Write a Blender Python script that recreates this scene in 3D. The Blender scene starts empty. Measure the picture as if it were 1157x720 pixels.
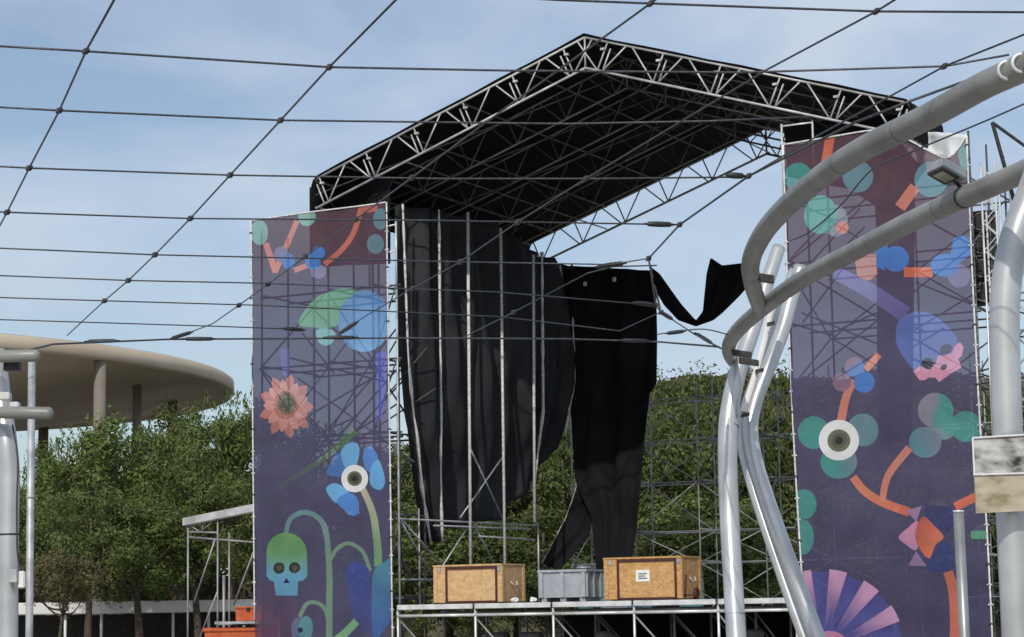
import bpy, bmesh, math, random
from mathutils import Vector, Matrix, Euler
from mathutils.geometry import delaunay_2d_cdt
random.seed(7)
R_ = math.radians
C = bpy.context.scene
COL = C.collection

# ------------------------------------------------------------------ camera
F = 2450.0; PW, PH = 1157.0, 720.0; EYE = 1.7
PITCH = math.atan(328.0 / F); ROLL = R_(-1.0)
CR = Euler((math.pi / 2 + PITCH, 0, 0)).to_matrix() @ Matrix.Rotation(ROLL, 3, 'Z')
cam_d = bpy.data.cameras.new('camera'); cam = bpy.data.objects.new('camera', cam_d); COL.objects.link(cam)
cam.location = (0, 0, EYE); cam.rotation_euler = CR.to_euler()
cam_d.sensor_width = 36.0; cam_d.sensor_fit = 'HORIZONTAL'; cam_d.lens = 36.0 * F / PW
cam_d.clip_end = 4000; cam_d.clip_start = 0.2
C.camera = cam
EYEV = Vector((0, 0, EYE))
def ray(u, v):
    return CR @ Vector(((u - PW / 2) / F, -(v - PH / 2) / F, -1.0))
def P(u, v, y):                       # point seen at photo pixel (u,v), at world distance y ahead
    d = ray(u, v); return EYEV + d * (y / d.y)
def PZ(u, v, z):                      # on the horizontal plane z
    d = ray(u, v); return EYEV + d * ((z - EYE) / d.z)
# stage frame: front line turned 28 degrees, right end nearer
A = R_(28.1); E1 = Vector((math.cos(A), -math.sin(A), 0)); E2 = Vector((math.sin(A), math.cos(A), 0))
O0 = Vector((1.27, 50.0, 0))
def S(s, t, z): return O0 + E1 * s + E2 * t + Vector((0, 0, z))
def FT(u, v, t):                      # point on the stage plane parallel to the front at depth t
    d = ray(u, v); k = (O0 + E2 * t - EYEV).dot(E2) / d.dot(E2); return EYEV + d * k
def FS(u, v, s):                      # point on the stage side plane at s
    d = ray(u, v); k = (O0 + E1 * s - EYEV).dot(E1) / d.dot(E1); return EYEV + d * k

# ------------------------------------------------------------------ materials
def nt(name):
    m = bpy.data.materials.new(name); m.use_nodes = True
    return m, m.node_tree.nodes, m.node_tree.links, m.node_tree.nodes['Principled BSDF']
def mat(name, col, col2=None, rough=.6, metal=0., scale=6., detail=4., bump=0., lo=.35, hi=.65, stretch=None, coord='Object', spec=.5):
    m, N, L, b = nt(name)
    b.inputs['Roughness'].default_value = rough; b.inputs['Metallic'].default_value = metal
    b.inputs['Specular IOR Level'].default_value = spec
    col2 = col2 or tuple(c * .75 for c in col)
    tc = N.new('ShaderNodeTexCoord'); mp = N.new('ShaderNodeMapping')
    if stretch: mp.inputs['Scale'].default_value = stretch
    nz = N.new('ShaderNodeTexNoise'); nz.inputs['Scale'].default_value = scale; nz.inputs['Detail'].default_value = detail
    rp = N.new('ShaderNodeValToRGB')
    rp.color_ramp.elements[0].position = lo; rp.color_ramp.elements[1].position = hi
    rp.color_ramp.elements[0].color = (*col2, 1); rp.color_ramp.elements[1].color = (*col, 1)
    L.new(tc.outputs[coord], mp.inputs['Vector']); L.new(mp.outputs[0], nz.inputs['Vector'])
    L.new(nz.outputs['Fac'], rp.inputs[0]); L.new(rp.outputs[0], b.inputs['Base Color'])
    if bump:
        bp = N.new('ShaderNodeBump'); bp.inputs['Strength'].default_value = bump; bp.inputs['Distance'].default_value = .02
        L.new(nz.outputs['Fac'], bp.inputs['Height']); L.new(bp.outputs[0], b.inputs['Normal'])
    return m
M = {}
M['galv'] = mat('galvanised_steel', (.52, .53, .54), (.30, .31, .32), .5, .35, 5, 5)
M['galv_bright'] = mat('bright_aluminium', (.78, .78, .77), (.55, .55, .54), .42, .3, 4)
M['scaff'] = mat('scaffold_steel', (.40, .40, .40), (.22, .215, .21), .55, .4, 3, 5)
M['scaff_dark'] = mat('darkened_scaffold_steel', (.15, .145, .14), (.07, .068, .065), .6, .4, 3, 5)  # scaffold steel darkened: shade behind banners and under the roof put into colour
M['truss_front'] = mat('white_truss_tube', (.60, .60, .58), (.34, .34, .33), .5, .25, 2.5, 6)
M['truss_inner'] = mat('shaded_truss_tube', (.27, .265, .25), (.12, .118, .11), .55, .4, 3, 5)  # truss tube darkened, the shade inside the roof is in its colour
M['tube'] = mat('grey_painted_tube', (.275, .268, .24), (.18, .175, .155), .40, .0, 2.2, 9, .03)
M['post'] = mat('silver_painted_post', (.58, .59, .585), (.46, .465, .46), .32, .45, 2.5, 6, .015)
M['cable'] = mat('steel_rope', (.085, .09, .10), (.04, .042, .05), .45, .4, 40, 2)
M['clamp'] = mat('dark_clamp', (.055, .055, .06), (.03, .03, .03), .5, .5, 30)
M['black'] = mat('black_pvc', (.008, .008, .009), (.004, .004, .005), .75, 0, 1.2, 4, spec=.12)
M['drape'] = mat('black_molton', (.013, .0135, .016), (.007, .007, .008), .88, 0, .9, 5, spec=.15)  # black cloth with the shade on the back drape put into its colour
M['drape_lit'] = mat('black_molton_lit', (.040, .042, .045), (.020, .021, .023), .9, 0, .7, 5, spec=.15)  # same black cloth, made lighter for the light on the left drapes
M['webbing'] = mat('pale_webbing', (.78, .77, .74), (.50, .49, .48), .8, 0, 14, 3)
M['white_pvc'] = mat('white_tarpaulin', (.75, .78, .80), (.6, .64, .67), .5, 0, 2)
M['deck_ply'] = mat('deck_plywood', (.10, .085, .07), (.05, .045, .04), .7, 0, 3, 6)
M['conc'] = mat('pavilion_concrete', (.70, .575, .43), (.55, .45, .33), .85, 0, .22, 9)
M['conc_top'] = mat('pavilion_roof_skin', (.36, .33, .29), (.27, .25, .22), .85, 0, .3, 8)
M['column'] = mat('column_concrete', (.235, .205, .165), (.18, .158, .128), .8, 0, .8, 6)  # shade under the disc roof is put into this darker column colour
M['white_wall'] = mat('white_render', (.78, .77, .74), (.66, .65, .62), .8, 0, .6, 6)
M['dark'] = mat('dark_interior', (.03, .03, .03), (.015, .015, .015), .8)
M['orange'] = mat('orange_plastic', (.56, .115, .03), (.40, .08, .022), .5, 0, 5)
M['greyplastic'] = mat('grey_plastic', (.36, .39, .42), (.29, .315, .34), .5, 0, 6, 4)
M['redstrip'] = mat('dark_red_batten', (.085, .016, .012), (.045, .01, .008), .6, 0, 9)
M['bark'] = mat('bark', (.10, .075, .055), (.05, .038, .03), .9, 0, 9, 6, .3)
M['hill'] = mat('dry_grass_bank', (.105, .085, .045), (.055, .055, .022), .95, 0, .35, 9, .4)
M['paving'] = mat('concrete_paving', (.36, .34, .31), (.27, .26, .24), .85, 0, .5, 8)
M['label'] = mat('white_paper_label', (.8, .8, .78), (.74, .74, .72), .7)
M['ink'] = mat('printed_ink', (.06, .06, .07), (.04, .04, .05), .7)
M['teal_cabin'] = mat('turquoise_panel', (.32, .62, .58), (.22, .48, .45), .6, 0, 1.5)
M['glass'] = mat('lamp_glass', (.36, .35, .24), (.27, .26, .18), .15, 0, 5)
M['lampbody'] = mat('lamp_housing', (.42, .43, .44), (.34, .35, .36), .45, .3, 8)
M['grey_pipe'] = mat('grey_pipe', (.34, .35, .35), (.24, .25, .25), .4, .4, 5)

def osb(name, c1, c2, c3):
    m, N, L, b = nt(name)
    tc = N.new('ShaderNodeTexCoord'); mp = N.new('ShaderNodeMapping'); mp.inputs['Scale'].default_value = (1, 1, 1.6)
    v = N.new('ShaderNodeTexVoronoi'); v.inputs['Scale'].default_value = 13
    nz = N.new('ShaderNodeTexNoise'); nz.inputs['Scale'].default_value = 5; nz.inputs['Detail'].default_value = 6
    mx = N.new('ShaderNodeMix'); mx.data_type = 'RGBA'; mx.inputs[0].default_value = .35
    r = N.new('ShaderNodeValToRGB'); r.color_ramp.elements[0].color = (*c2, 1); r.color_ramp.elements[1].color = (*c1, 1)
    e = r.color_ramp.elements.new(.8); e.color = (*c3, 1)
    L.new(tc.outputs['Object'], mp.inputs[0]); L.new(mp.outputs[0], v.inputs['Vector']); L.new(mp.outputs[0], nz.inputs['Vector'])
    L.new(v.outputs['Color'], mx.inputs[6]); L.new(nz.outputs['Color'], mx.inputs[7])
    L.new(mx.outputs[2], r.inputs[0]); L.new(r.outputs[0], b.inputs['Base Color']); b.inputs['Roughness'].default_value = .75
    return m
M['osb_pale'] = osb('pale_chipboard', (.55, .33, .15), (.42, .235, .10), (.66, .44, .22))
M['osb_warm'] = osb('warm_chipboard', (.48, .255, .08), (.33, .155, .045), (.62, .37, .15))

def leaf_mat(name, c1, c2, c3):
    m, N, L, b = nt(name)
    g = N.new('ShaderNodeNewGeometry'); r = N.new('ShaderNodeValToRGB')
    r.color_ramp.elements[0].color = (*c1, 1); r.color_ramp.elements[1].color = (*c3, 1)
    e = r.color_ramp.elements.new(.55); e.color = (*c2, 1)
    L.new(g.outputs['Random Per Island'], r.inputs[0])
    oi = N.new('ShaderNodeObjectInfo'); hs = N.new('ShaderNodeHueSaturation')
    ma = N.new('ShaderNodeMapRange'); ma.inputs[3].default_value = .8; ma.inputs[4].default_value = 1.2
    L.new(oi.outputs['Random'], ma.inputs[0]); L.new(ma.outputs[0], hs.inputs['Value']); L.new(r.outputs[0], hs.inputs['Color'])
    L.new(hs.outputs[0], b.inputs['Base Color']); b.inputs['Roughness'].default_value = .65
    b.inputs['Specular IOR Level'].default_value = .25
    tr = N.new('ShaderNodeBsdfTranslucent'); mx = N.new('ShaderNodeMixShader'); mx.inputs[0].default_value = .22
    L.new(hs.outputs[0], tr.inputs[0]); L.new(b.outputs[0], mx.inputs[1]); L.new(tr.outputs[0], mx.inputs[2])
    L.new(mx.outputs[0], N['Material Output'].inputs[0])
    return m
M['leaf'] = leaf_mat('olive_green_leaves', (.052, .084, .020), (.102, .146, .034), (.19, .222, .060))
M['leaf_dark'] = leaf_mat('dark_green_leaves', (.050, .076, .020), (.098, .130, .034), (.18, .20, .058))
M['leaf_bronze'] = leaf_mat('bronze_leaves', (.095, .062, .035), (.11, .10, .042), (.15, .145, .055))
M['leaf_dry'] = leaf_mat('dry_grass_blades', (.055, .055, .02), (.095, .08, .034), (.14, .115, .055))

def printed_mesh(name):
    m, N, L, b = nt(name)
    a = N.new('ShaderNodeVertexColor'); a.layer_name = 'print'
    tc = N.new('ShaderNodeTexCoord')
    nz = N.new('ShaderNodeTexNoise'); nz.inputs['Scale'].default_value = 1.3; nz.inputs['Detail'].default_value = 7
    mr = N.new('ShaderNodeMapRange'); mr.inputs[1].default_value = .3; mr.inputs[2].default_value = .7; mr.inputs[3].default_value = .86; mr.inputs[4].default_value = 1.12
    hs = N.new('ShaderNodeHueSaturation')
    L.new(tc.outputs['Object'], nz.inputs[0]); L.new(nz.outputs['Fac'], mr.inputs[0]); L.new(mr.outputs[0], hs.inputs['Value'])
    L.new(a.outputs['Color'], hs.inputs['Color']); L.new(hs.outputs[0], b.inputs['Base Color'])
    b.inputs['Roughness'].default_value = .6; b.inputs['Specular IOR Level'].default_value = .3
    wv = N.new('ShaderNodeTexNoise'); wv.inputs['Scale'].default_value = 2.2; wv.inputs['Detail'].default_value = 5
    bp = N.new('ShaderNodeBump'); bp.inputs['Strength'].default_value = .35; bp.inputs['Distance'].default_value = .05
    L.new(tc.outputs['Object'], wv.inputs[0]); L.new(wv.outputs['Fac'], bp.inputs['Height']); L.new(bp.outputs[0], b.inputs['Normal'])
    tp = N.new('ShaderNodeBsdfTransparent'); mx = N.new('ShaderNodeMixShader'); mx.inputs[0].default_value = .145
    L.new(b.outputs[0], mx.inputs[1]); L.new(tp.outputs[0], mx.inputs[2]); L.new(mx.outputs[0], N['Material Output'].inputs[0])
    return m
M['print'] = printed_mesh('printed_mesh_fabric')

def notice_mat(name, a, b_, c, sc):
    m, N, L, b = nt(name)
    tc = N.new('ShaderNodeTexCoord'); mp = N.new('ShaderNodeMapping'); mp.inputs['Scale'].default_value = (1, 1, 2.2)
    nz = N.new('ShaderNodeTexNoise'); nz.inputs['Scale'].default_value = sc; nz.inputs['Detail'].default_value = 5
    r = N.new('ShaderNodeValToRGB'); r.color_ramp.elements[0].position = .36; r.color_ramp.elements[1].position = .62
    r.color_ramp.elements[0].color = (*a, 1); r.color_ramp.elements[1].color = (*c, 1)
    e = r.color_ramp.elements.new(.47); e.color = (*b_, 1)
    L.new(tc.outputs['Object'], mp.inputs[0]); L.new(mp.outputs[0], nz.inputs[0]); L.new(nz.outputs['Fac'], r.inputs[0]); L.new(r.outputs[0], b.inputs['Base Color'])
    b.inputs['Roughness'].default_value = .45
    return m
M['notice_a'] = notice_mat('weathered_photo_sheet', (.03, .028, .026), (.30, .285, .26), (.58, .57, .54), 6)
M['notice_b'] = notice_mat('faded_beige_sheet', (.27, .23, .13), (.42, .36, .24), (.52, .45, .34), 6)

# ------------------------------------------------------------------ geometry helpers
class G:
    def __init__(s): s.v = []; s.f = []
    def add(s, v, f):
        o = len(s.v); s.v += [Vector(x) for x in v]; s.f += [tuple(i + o for i in q) for q in f]; return s
    def tube(s, pts, r, seg=8, caps=True):
        pts = [Vector(p) for p in pts]; n = len(pts)
        rad = r if isinstance(r, (list, tuple)) else [r] * n
        tang = []
        for i in range(n):
            a = pts[max(0, i - 1)]; b = pts[min(n - 1, i + 1)]; tang.append((b - a).normalized())
        up = Vector((0, 0, 1)) if abs(tang[0].z) < .95 else Vector((1, 0, 0))
        nrm = (up - tang[0] * up.dot(tang[0])).normalized(); V = []
        for i in range(n):
            nrm = (nrm - tang[i] * nrm.dot(tang[i])).normalized(); bn = tang[i].cross(nrm)
            for k in range(seg):
                a = 2 * math.pi * k / seg
                V.append(pts[i] + (nrm * math.cos(a) + bn * math.sin(a)) * rad[i])
        Fc = [(i * seg + k, i * seg + (k + 1) % seg, (i + 1) * seg + (k + 1) % seg, (i + 1) * seg + k) for i in range(n - 1) for k in range(seg)]
        if caps: Fc += [tuple(range(seg))[::-1], tuple((n - 1) * seg + k for k in range(seg))]
        return s.add(V, Fc)
    def box(s, c, ax, ay, az):          # centre and three half axes
        c = Vector(c); ax = Vector(ax); ay = Vector(ay); az = Vector(az)
        V = [c + ax * i + ay * j + az * k for k in (-1, 1) for j in (-1, 1) for i in (-1, 1)]
        return s.add(V, [(0, 2, 3, 1), (4, 5, 7, 6), (0, 1, 5, 4), (2, 6, 7, 3), (0, 4, 6, 2), (1, 3, 7, 5)])
    def sbox(s, s0, s1, t0, t1, z0, z1):
        return s.box(S((s0 + s1) / 2, (t0 + t1) / 2, (z0 + z1) / 2), E1 * (s1 - s0) / 2, E2 * (t1 - t0) / 2, (0, 0, (z1 - z0) / 2))
    def lathe(s, c, prof, seg=64):
        c = Vector(c); V = []; n = len(prof)
        for k in range(seg):
            a = 2 * math.pi * k / seg
            for r, z in prof: V.append(c + Vector((r * math.cos(a), r * math.sin(a), z)))
        Fc = [(k * n + i, ((k + 1) % seg) * n + i, ((k + 1) % seg) * n + i + 1, k * n + i + 1) for k in range(seg) for i in range(n - 1)]
        return s.add(V, Fc)
def wloc(o):
    v = Vector((0, 0, 0))
    while o: v = v + o.location; o = o.parent
    return v
def obj(name, g, m, parent=None, loc=None, smooth=False, bevel=0.):
    base = wloc(parent) if parent else Vector((0, 0, 0))
    l = Vector(loc) if loc is not None else Vector((0, 0, 0))
    me = bpy.data.meshes.new(name); me.from_pydata([v - base - l for v in g.v], [], g.f); me.update()
    ms = m if isinstance(m, list) else [m]
    for x in ms: me.materials.append(x)
    bm = bmesh.new(); bm.from_mesh(me); bmesh.ops.recalc_face_normals(bm, faces=bm.faces)
    if bevel: bmesh.ops.bevel(bm, geom=bm.edges, offset=bevel, segments=2, affect='EDGES', clamp_overlap=True)
    if smooth:
        for f_ in bm.faces: f_.smooth = len(f_.verts) == 4
    bm.to_mesh(me); bm.free()
    o = bpy.data.objects.new(name, me); COL.objects.link(o); o.location = l
    if parent: o.parent = parent
    return o
def tag(o, label, cat, group=None, kind=None):
    if label: o['label'] = label
    if cat: o['category'] = cat
    if group: o['group'] = group
    if kind: o['kind'] = kind
    return o
def thing(name, label, cat, loc, group=None):
    o = bpy.data.objects.new(name, None); COL.objects.link(o); o.location = loc; o.empty_display_size = .3
    return tag(o, label, cat, group)
def rod(name, a, b, r, m, parent, seg=6): return obj(name, G().tube([a, b], r, seg), m, parent, smooth=True)
def smooth_path(pts, n=8):
    pts = [Vector(p) for p in pts]; out = []
    for i in range(len(pts) - 1):
        p0 = pts[max(0, i - 1)]; p1 = pts[i]; p2 = pts[i + 1]; p3 = pts[min(len(pts) - 1, i + 2)]
        for k in range(n):
            t = k / n
            out.append(.5 * ((2 * p1) + (p2 - p0) * t + (2 * p0 - 5 * p1 + 4 * p2 - p3) * t * t + (3 * p1 - p0 - 3 * p2 + p3) * t ** 3))
    return out + [pts[-1]]

# ------------------------------------------------------------------ setting
g = G(); g.add([(-1500, -300, 0), (1500, -300, 0), (1500, 2500, 0), (-1500, 2500, 0)], [(0, 1, 2, 3)])
tag(obj('ground', g, M['paving']), None, None, kind='structure')
# grassy bank behind the stage
def hz(x, y):
    e = min(1, max(0, (x + 9) / 12)); e = e * e * (3 - 2 * e); p = min(1, max(0, (y - 88) / 24)); p = p * p * (3 - 2 * p)
    return 13.3 * e * p + e * p * (.22 * math.sin(x * .7) + .16 * math.sin(x * 1.9 + y * .37))
g = G(); NX, NY = 120, 60
for j in range(NY + 1):
    for i in range(NX + 1):
        x = -14 + 96 * i / NX; y = 86 + 72 * j / NY; z = hz(x, y); g.v.append(Vector((x, y, z if z > .03 else -.3)))
for j in range(NY):
    for i in range(NX):
        a = j * (NX + 1) + i; g.f.append((a, a + 1, a + NX + 2, a + NX + 1))
tag(obj('hill', g, M['hill'], smooth=True), None, None, kind='structure')

# ------------------------------------------------------------------ round pavilion
PC = Vector((-39.3, 109, 0)); PR = 25.0; HZ = 13.2
pav = thing('round_pavilion', 'round pavilion with a wide beige disc roof on tall columns rising behind the trees', 'building', PC)
prof = [(0.01, HZ + 1.0), (PR * .6, HZ + .9), (PR - .6, HZ + .55), (PR - .1, HZ + .47)]
obj('roof_skin', G().lathe(PC, prof, 120), M['conc_top'], pav, smooth=True)
obj('roof_rim', G().lathe(PC, [(PR - .1, HZ + .46), (PR, HZ + .40), (PR + .02, HZ - .1), (PR - .08, HZ - .22), (PR - .35, HZ - .24), (PR - .4, HZ - .02)], 120), M['conc'], pav, smooth=True)
obj('soffit', G().lathe(PC, [(PR - .39, HZ - .03), (PR * .9, HZ - .25), (PR * .78, HZ - .65), (PR * .62, HZ - 1.35), (PR * .42, HZ - 2.0), (5, HZ - 2.4), (.01, HZ - 2.4)], 120), M['conc'], pav, smooth=True)
for (u, v, y, w) in ((113, 402, 96, .27), (155, 425, 105, .22), (195, 450, 114, .26), (49, 490, 128, .3), (-40, 400, 95, .3), (-120, 480, 124, .3), (6, 480, 118, .28)):
    p = P(u, v, y); obj('column', G().tube([(p.x, p.y, 0), (p.x, p.y, HZ - .05)], w, 20), M['column'], pav, smooth=True)
obj('core', G().tube([(PC.x, PC.y, 0), (PC.x, PC.y, HZ - .4)], 4.5, 40), M['column'], pav, smooth=True)

# ------------------------------------------------------------------ low white canopy
a = P(-60, 697, 75); b = P(284, 693, 77)
lc = thing('flat_roofed_kiosk', 'long low white flat-roofed kiosk behind the tree trunks', 'building', (a.x, a.y, 0))
d = (b - a); d.z = 0; n = Vector((-d.y, d.x, 0)).normalized(); dn = d.normalized(); mid = (a + b) / 2
obj('roof_slab', G().box((mid.x, mid.y, 1.98), d / 2, n * 2.5, (0, 0, .2)), M['white_wall'], lc, bevel=.03)
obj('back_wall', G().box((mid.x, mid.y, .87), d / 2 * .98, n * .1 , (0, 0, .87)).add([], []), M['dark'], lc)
for k in range(9):
    q = a + d * (.04 + .115 * k) - n * 2.2
    rod('post', (q.x, q.y, 0), (q.x, q.y, 1.78), .05, M['white_wall'], lc)
# low hedge far behind
g = G(); rh = random.Random(21); h0 = P(-70, 660, 108); h1 = P(520, 650, 112)
for _ in range(14000):
    f = rh.random(); q = h0.lerp(h1, f); zt = 4.3 + .35 * math.sin(f * 60) + .25 * math.sin(f * 143)
    p = Vector((q.x, q.y + rh.uniform(-.9, .9), zt * (1 - rh.random() ** 1.6))); k = rh.uniform(.08, .17)
    n = Vector((rh.gauss(0, .7), -1 + rh.gauss(0, .6), .5 + rh.gauss(0, .7))).normalized(); t = n.cross(Vector((rh.gauss(0, 1), rh.gauss(0, 1), rh.gauss(0, 1)))).normalized(); b2 = n.cross(t)
    g.add([p - t * k, p + b2 * k * .55, p + t * k, p - b2 * k * .55], [(0, 1, 2, 3)])
hd = thing('hedge', 'long low dark hedge far behind the white kiosk and the tree trunks', 'hedge', ((h0.x + h1.x) / 2, h0.y, 0))
obj('foliage', g, M['leaf_dark'], hd)
hm = (h0 + h1) / 2; obj('stems', G().box((hm.x, hm.y, 1.8), ((h1.x - h0.x) / 2, (h1.y - h0.y) / 2, 0), (0, .35, 0), (0, 0, 1.8)), M['bark'], hd)
# turquoise cabin far behind stage
c = P(722, 650, 74.3)
tc_ = thing('site_cabin', 'pale turquoise site cabin half hidden behind the stage crates', 'cabin', (c.x, c.y, 0))
obj('wall', G().box((c.x, c.y, 1.55), (2.1, 0, 0), (0, 1.2, 0), (0, 0, 1.45)), M['teal_cabin'], tc_, bevel=.02)
obj('roof', G().box((c.x, c.y, 3.08), (2.2, 0, 0), (0, 1.3, 0), (0, 0, .07)), M['white_wall'], tc_, bevel=.02)
obj('window', G().box((c.x + .8, c.y - 1.21, 1.9), (.45, 0, 0), (0, .03, 0), (0, 0, .4)), M['dark'], tc_)
obj('door', G().box((c.x - .9, c.y - 1.21, 1.15), (.42, 0, 0), (0, .03, 0), (0, 0, 1.0)), M['white_wall'], tc_)

# ------------------------------------------------------------------ trees
def leaf_cloud(rng, rx, rz, clumps, per, size, upright=.0):
    g = G()
    for c_ in range(clumps):
        while True:
            x, y, z = (rng.uniform(-1, 1) for _ in range(3)); q = x * x + y * y + z * z
            if .12 < q < 1: break
        k = rng.uniform(.78, 1.12); cx, cy, cz = x * rx * k, y * rx * k, z * rz * k
        cr = rng.uniform(.26, .46) * rx * .55
        for _ in range(per):
            u = Vector((rng.gauss(0, 1), rng.gauss(0, 1), rng.gauss(0, .8)))
            u = u.normalized() * (abs(rng.gauss(.78, .28)))
            p = Vector((cx, cy, cz)) + u * cr
            n = (u.normalized() * 1.5 + Vector((x, y, z)) * .5 + Vector((rng.gauss(0, .55), rng.gauss(0, .55), rng.gauss(.35, .55)))).normalized()
            t = n.cross(Vector((rng.gauss(0, 1), rng.gauss(0, 1), rng.gauss(0, 1)))).normalized(); b2 = n.cross(t)
            L_ = size * rng.uniform(.6, 1.5); w = L_ * rng.uniform(.3, .55)
            g.add([p - t * L_, p + b2 * w, p + t * L_, p - b2 * w], [(0, 1, 2, 3)])
    if upright:                                   # feathery upright shoots
        for _ in range(int(clumps * .8)):
            a = rng.uniform(0, 6.283); r = rx * math.sqrt(rng.random()) * .95
            z0 = rz * math.sqrt(max(0, 1 - (r / rx) ** 2)) * .8; hh = rng.uniform(.4, 1.1) * upright * 2.0
            base = Vector((r * math.cos(a), r * math.sin(a), z0)); lean = Vector((rng.gauss(0, .25), rng.gauss(0, .25), 1))
            for k in range(26):
                f = k / 26; p = base + lean * hh * f + Vector((rng.gauss(0, .11), rng.gauss(0, .11), 0)) * (1.1 - f)
                t = Vector((rng.gauss(0, .6), rng.gauss(0, .6), 1)).normalized(); b2 = t.cross(Vector((rng.gauss(0, 1), rng.gauss(0, 1), 0))).normalized()
                L_ = size * rng.uniform(.6, 1.3); g.add([p - t * L_, p + b2 * L_ * .4, p + t * L_, p - b2 * L_ * .4], [(0, 1, 2, 3)])
    return g
def make_tree(kind, label, loc, group, rng, rx, rz, zc, clumps, per, size, lm, upright=0., trunk_r=.16):
    t = thing(kind, label, 'tree', loc, group); L0 = Vector(loc)
    g = leaf_cloud(rng, rx, rz, clumps, per, size, upright)
    g.v = [v + L0 + Vector((0, 0, zc)) for v in g.v]
    obj('crown', g, lm, t)
    tr = G(); bx, by = rng.uniform(-.3, .3), rng.uniform(-.3, .3); zf = zc - rz * .55
    tr.tube(smooth_path([L0, L0 + Vector((bx * .4, by * .4, zf * .5)), L0 + Vector((bx, by, zf)), L0 + Vector((bx * 1.2, by * 1.2, zc + rz * .5))], 4), [trunk_r * (1.15 - .075 * i) for i in range(13)], 8)
    for k in range(8):
        a = k * .785 + rng.uniform(-.3, .3); z0 = zf * rng.uniform(.75, 1.1); rr = rx * rng.uniform(.5, .85)
        e = L0 + Vector((rr * math.cos(a), rr * math.sin(a), zc + rz * rng.uniform(-.35, .5)))
        s0 = L0 + Vector((bx, by, z0)); tr.tube(smooth_path([s0, (s0 * .55 + e * .45) + Vector((0, 0, -.25)), e], 3), [trunk_r * (.62 - .08 * i) for i in range(7)], 6)
    obj('trunk', tr, M['bark'], t, smooth=True)
    return t
def dup(root, loc, rz, sc, label, group=None):
    r = root.copy(); COL.objects.link(r); r.location = loc; r.rotation_euler = (0, 0, rz); r.scale = sc; r['label'] = label
    if group: r['group'] = group
    for ch in list(root.children):
        c = ch.copy(); COL.objects.link(c); c.parent = r
    return r
rng = random.Random(3)
TG = 'green trees in the grove left of the stage'
protos = []
specs = [ # u, vtop, y, half-width m
 (128, 478, 80, 2.9, 'broad olive-green tree in the middle of the left grove, under the pavilion columns'),
 (196, 472, 84, 2.6, 'feathery green tree with upright shoots, just right of the third pavilion column'),
 (258, 440, 78, 2.4, 'tallest tree of the left grove, right against the purple banner'),
 (84, 506, 85, 2.6, 'green tree at the left end of the grove beside the thin grey pole'),
 (226, 520, 73, 2.3, 'lower green tree above the small scaffold with the white beam'),
 (160, 560, 72, 2.6, 'low dense tree in front of the left grove with two dark trunks under it'),
 (300, 462, 84, 2.8, 'green tree standing behind the left purple banner'),
 (100, 560, 70, 2.2, 'low green tree between the small bronze tree and the left grove'),
 (360, 480, 82, 3.0, 'tree seen as a dark mass through the middle of the left banner'),
 (20, 540, 83, 2.6, 'dark green tree half hidden by the silver post on the left'),
 (-15, 560, 100, 3.2, 'tree at the left photo edge standing behind the white kiosk'), (60, 545, 100, 3.2, 'tree behind the white kiosk and the small bronze tree'),
 (135, 550, 102, 3.2, 'tree behind the white kiosk, right of the small bronze tree'), (205, 548, 101, 3.2, 'tree behind the white kiosk, seen under the middle of the grove'),
 (270, 545, 103, 3.2, 'tree behind the white kiosk, seen through the small scaffold frame'), (335, 540, 102, 3.2, 'tree behind the right end of the white kiosk, behind the skull motif'),
]
for i, (u, v, y, hw, lab) in enumerate(specs):
    p = P(u, v, y); top = p.z; loc = (p.x, y, 0)
    if i < 3:
        rz_ = 2.1 + .2 * i
        protos.append(make_tree('leafy_tree', lab, loc, TG, rng, 2.6, rz_, 5.25, 50, 340, .068, M['leaf'] if i != 1 else M['leaf_dark'], upright=.28))
        pr = protos[-1]; pr['h0'] = 5.25 + rz_ - .1
    else: pr = protos[i % 3]
    k = top / pr['h0']
    sc = (hw / 2.6, hw / 2.6, k)
    if i < 3: pr.scale = sc
    else: dup(pr if y < 99 else protos[1], loc, rng.uniform(0, 6.2), sc, lab)
for p_ in bpy.data.objects:
    if 'h0' in p_: del p_['h0']
p = P(66, 616, 64)
make_tree('small_tree', 'small bronze-tinged tree with spreading bare branches at the bottom left', (p.x, p.y, 0), None, rng, 1.45, .85, 2.7, 40, 170, .05, M['leaf_bronze'], 0, .06)
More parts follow.
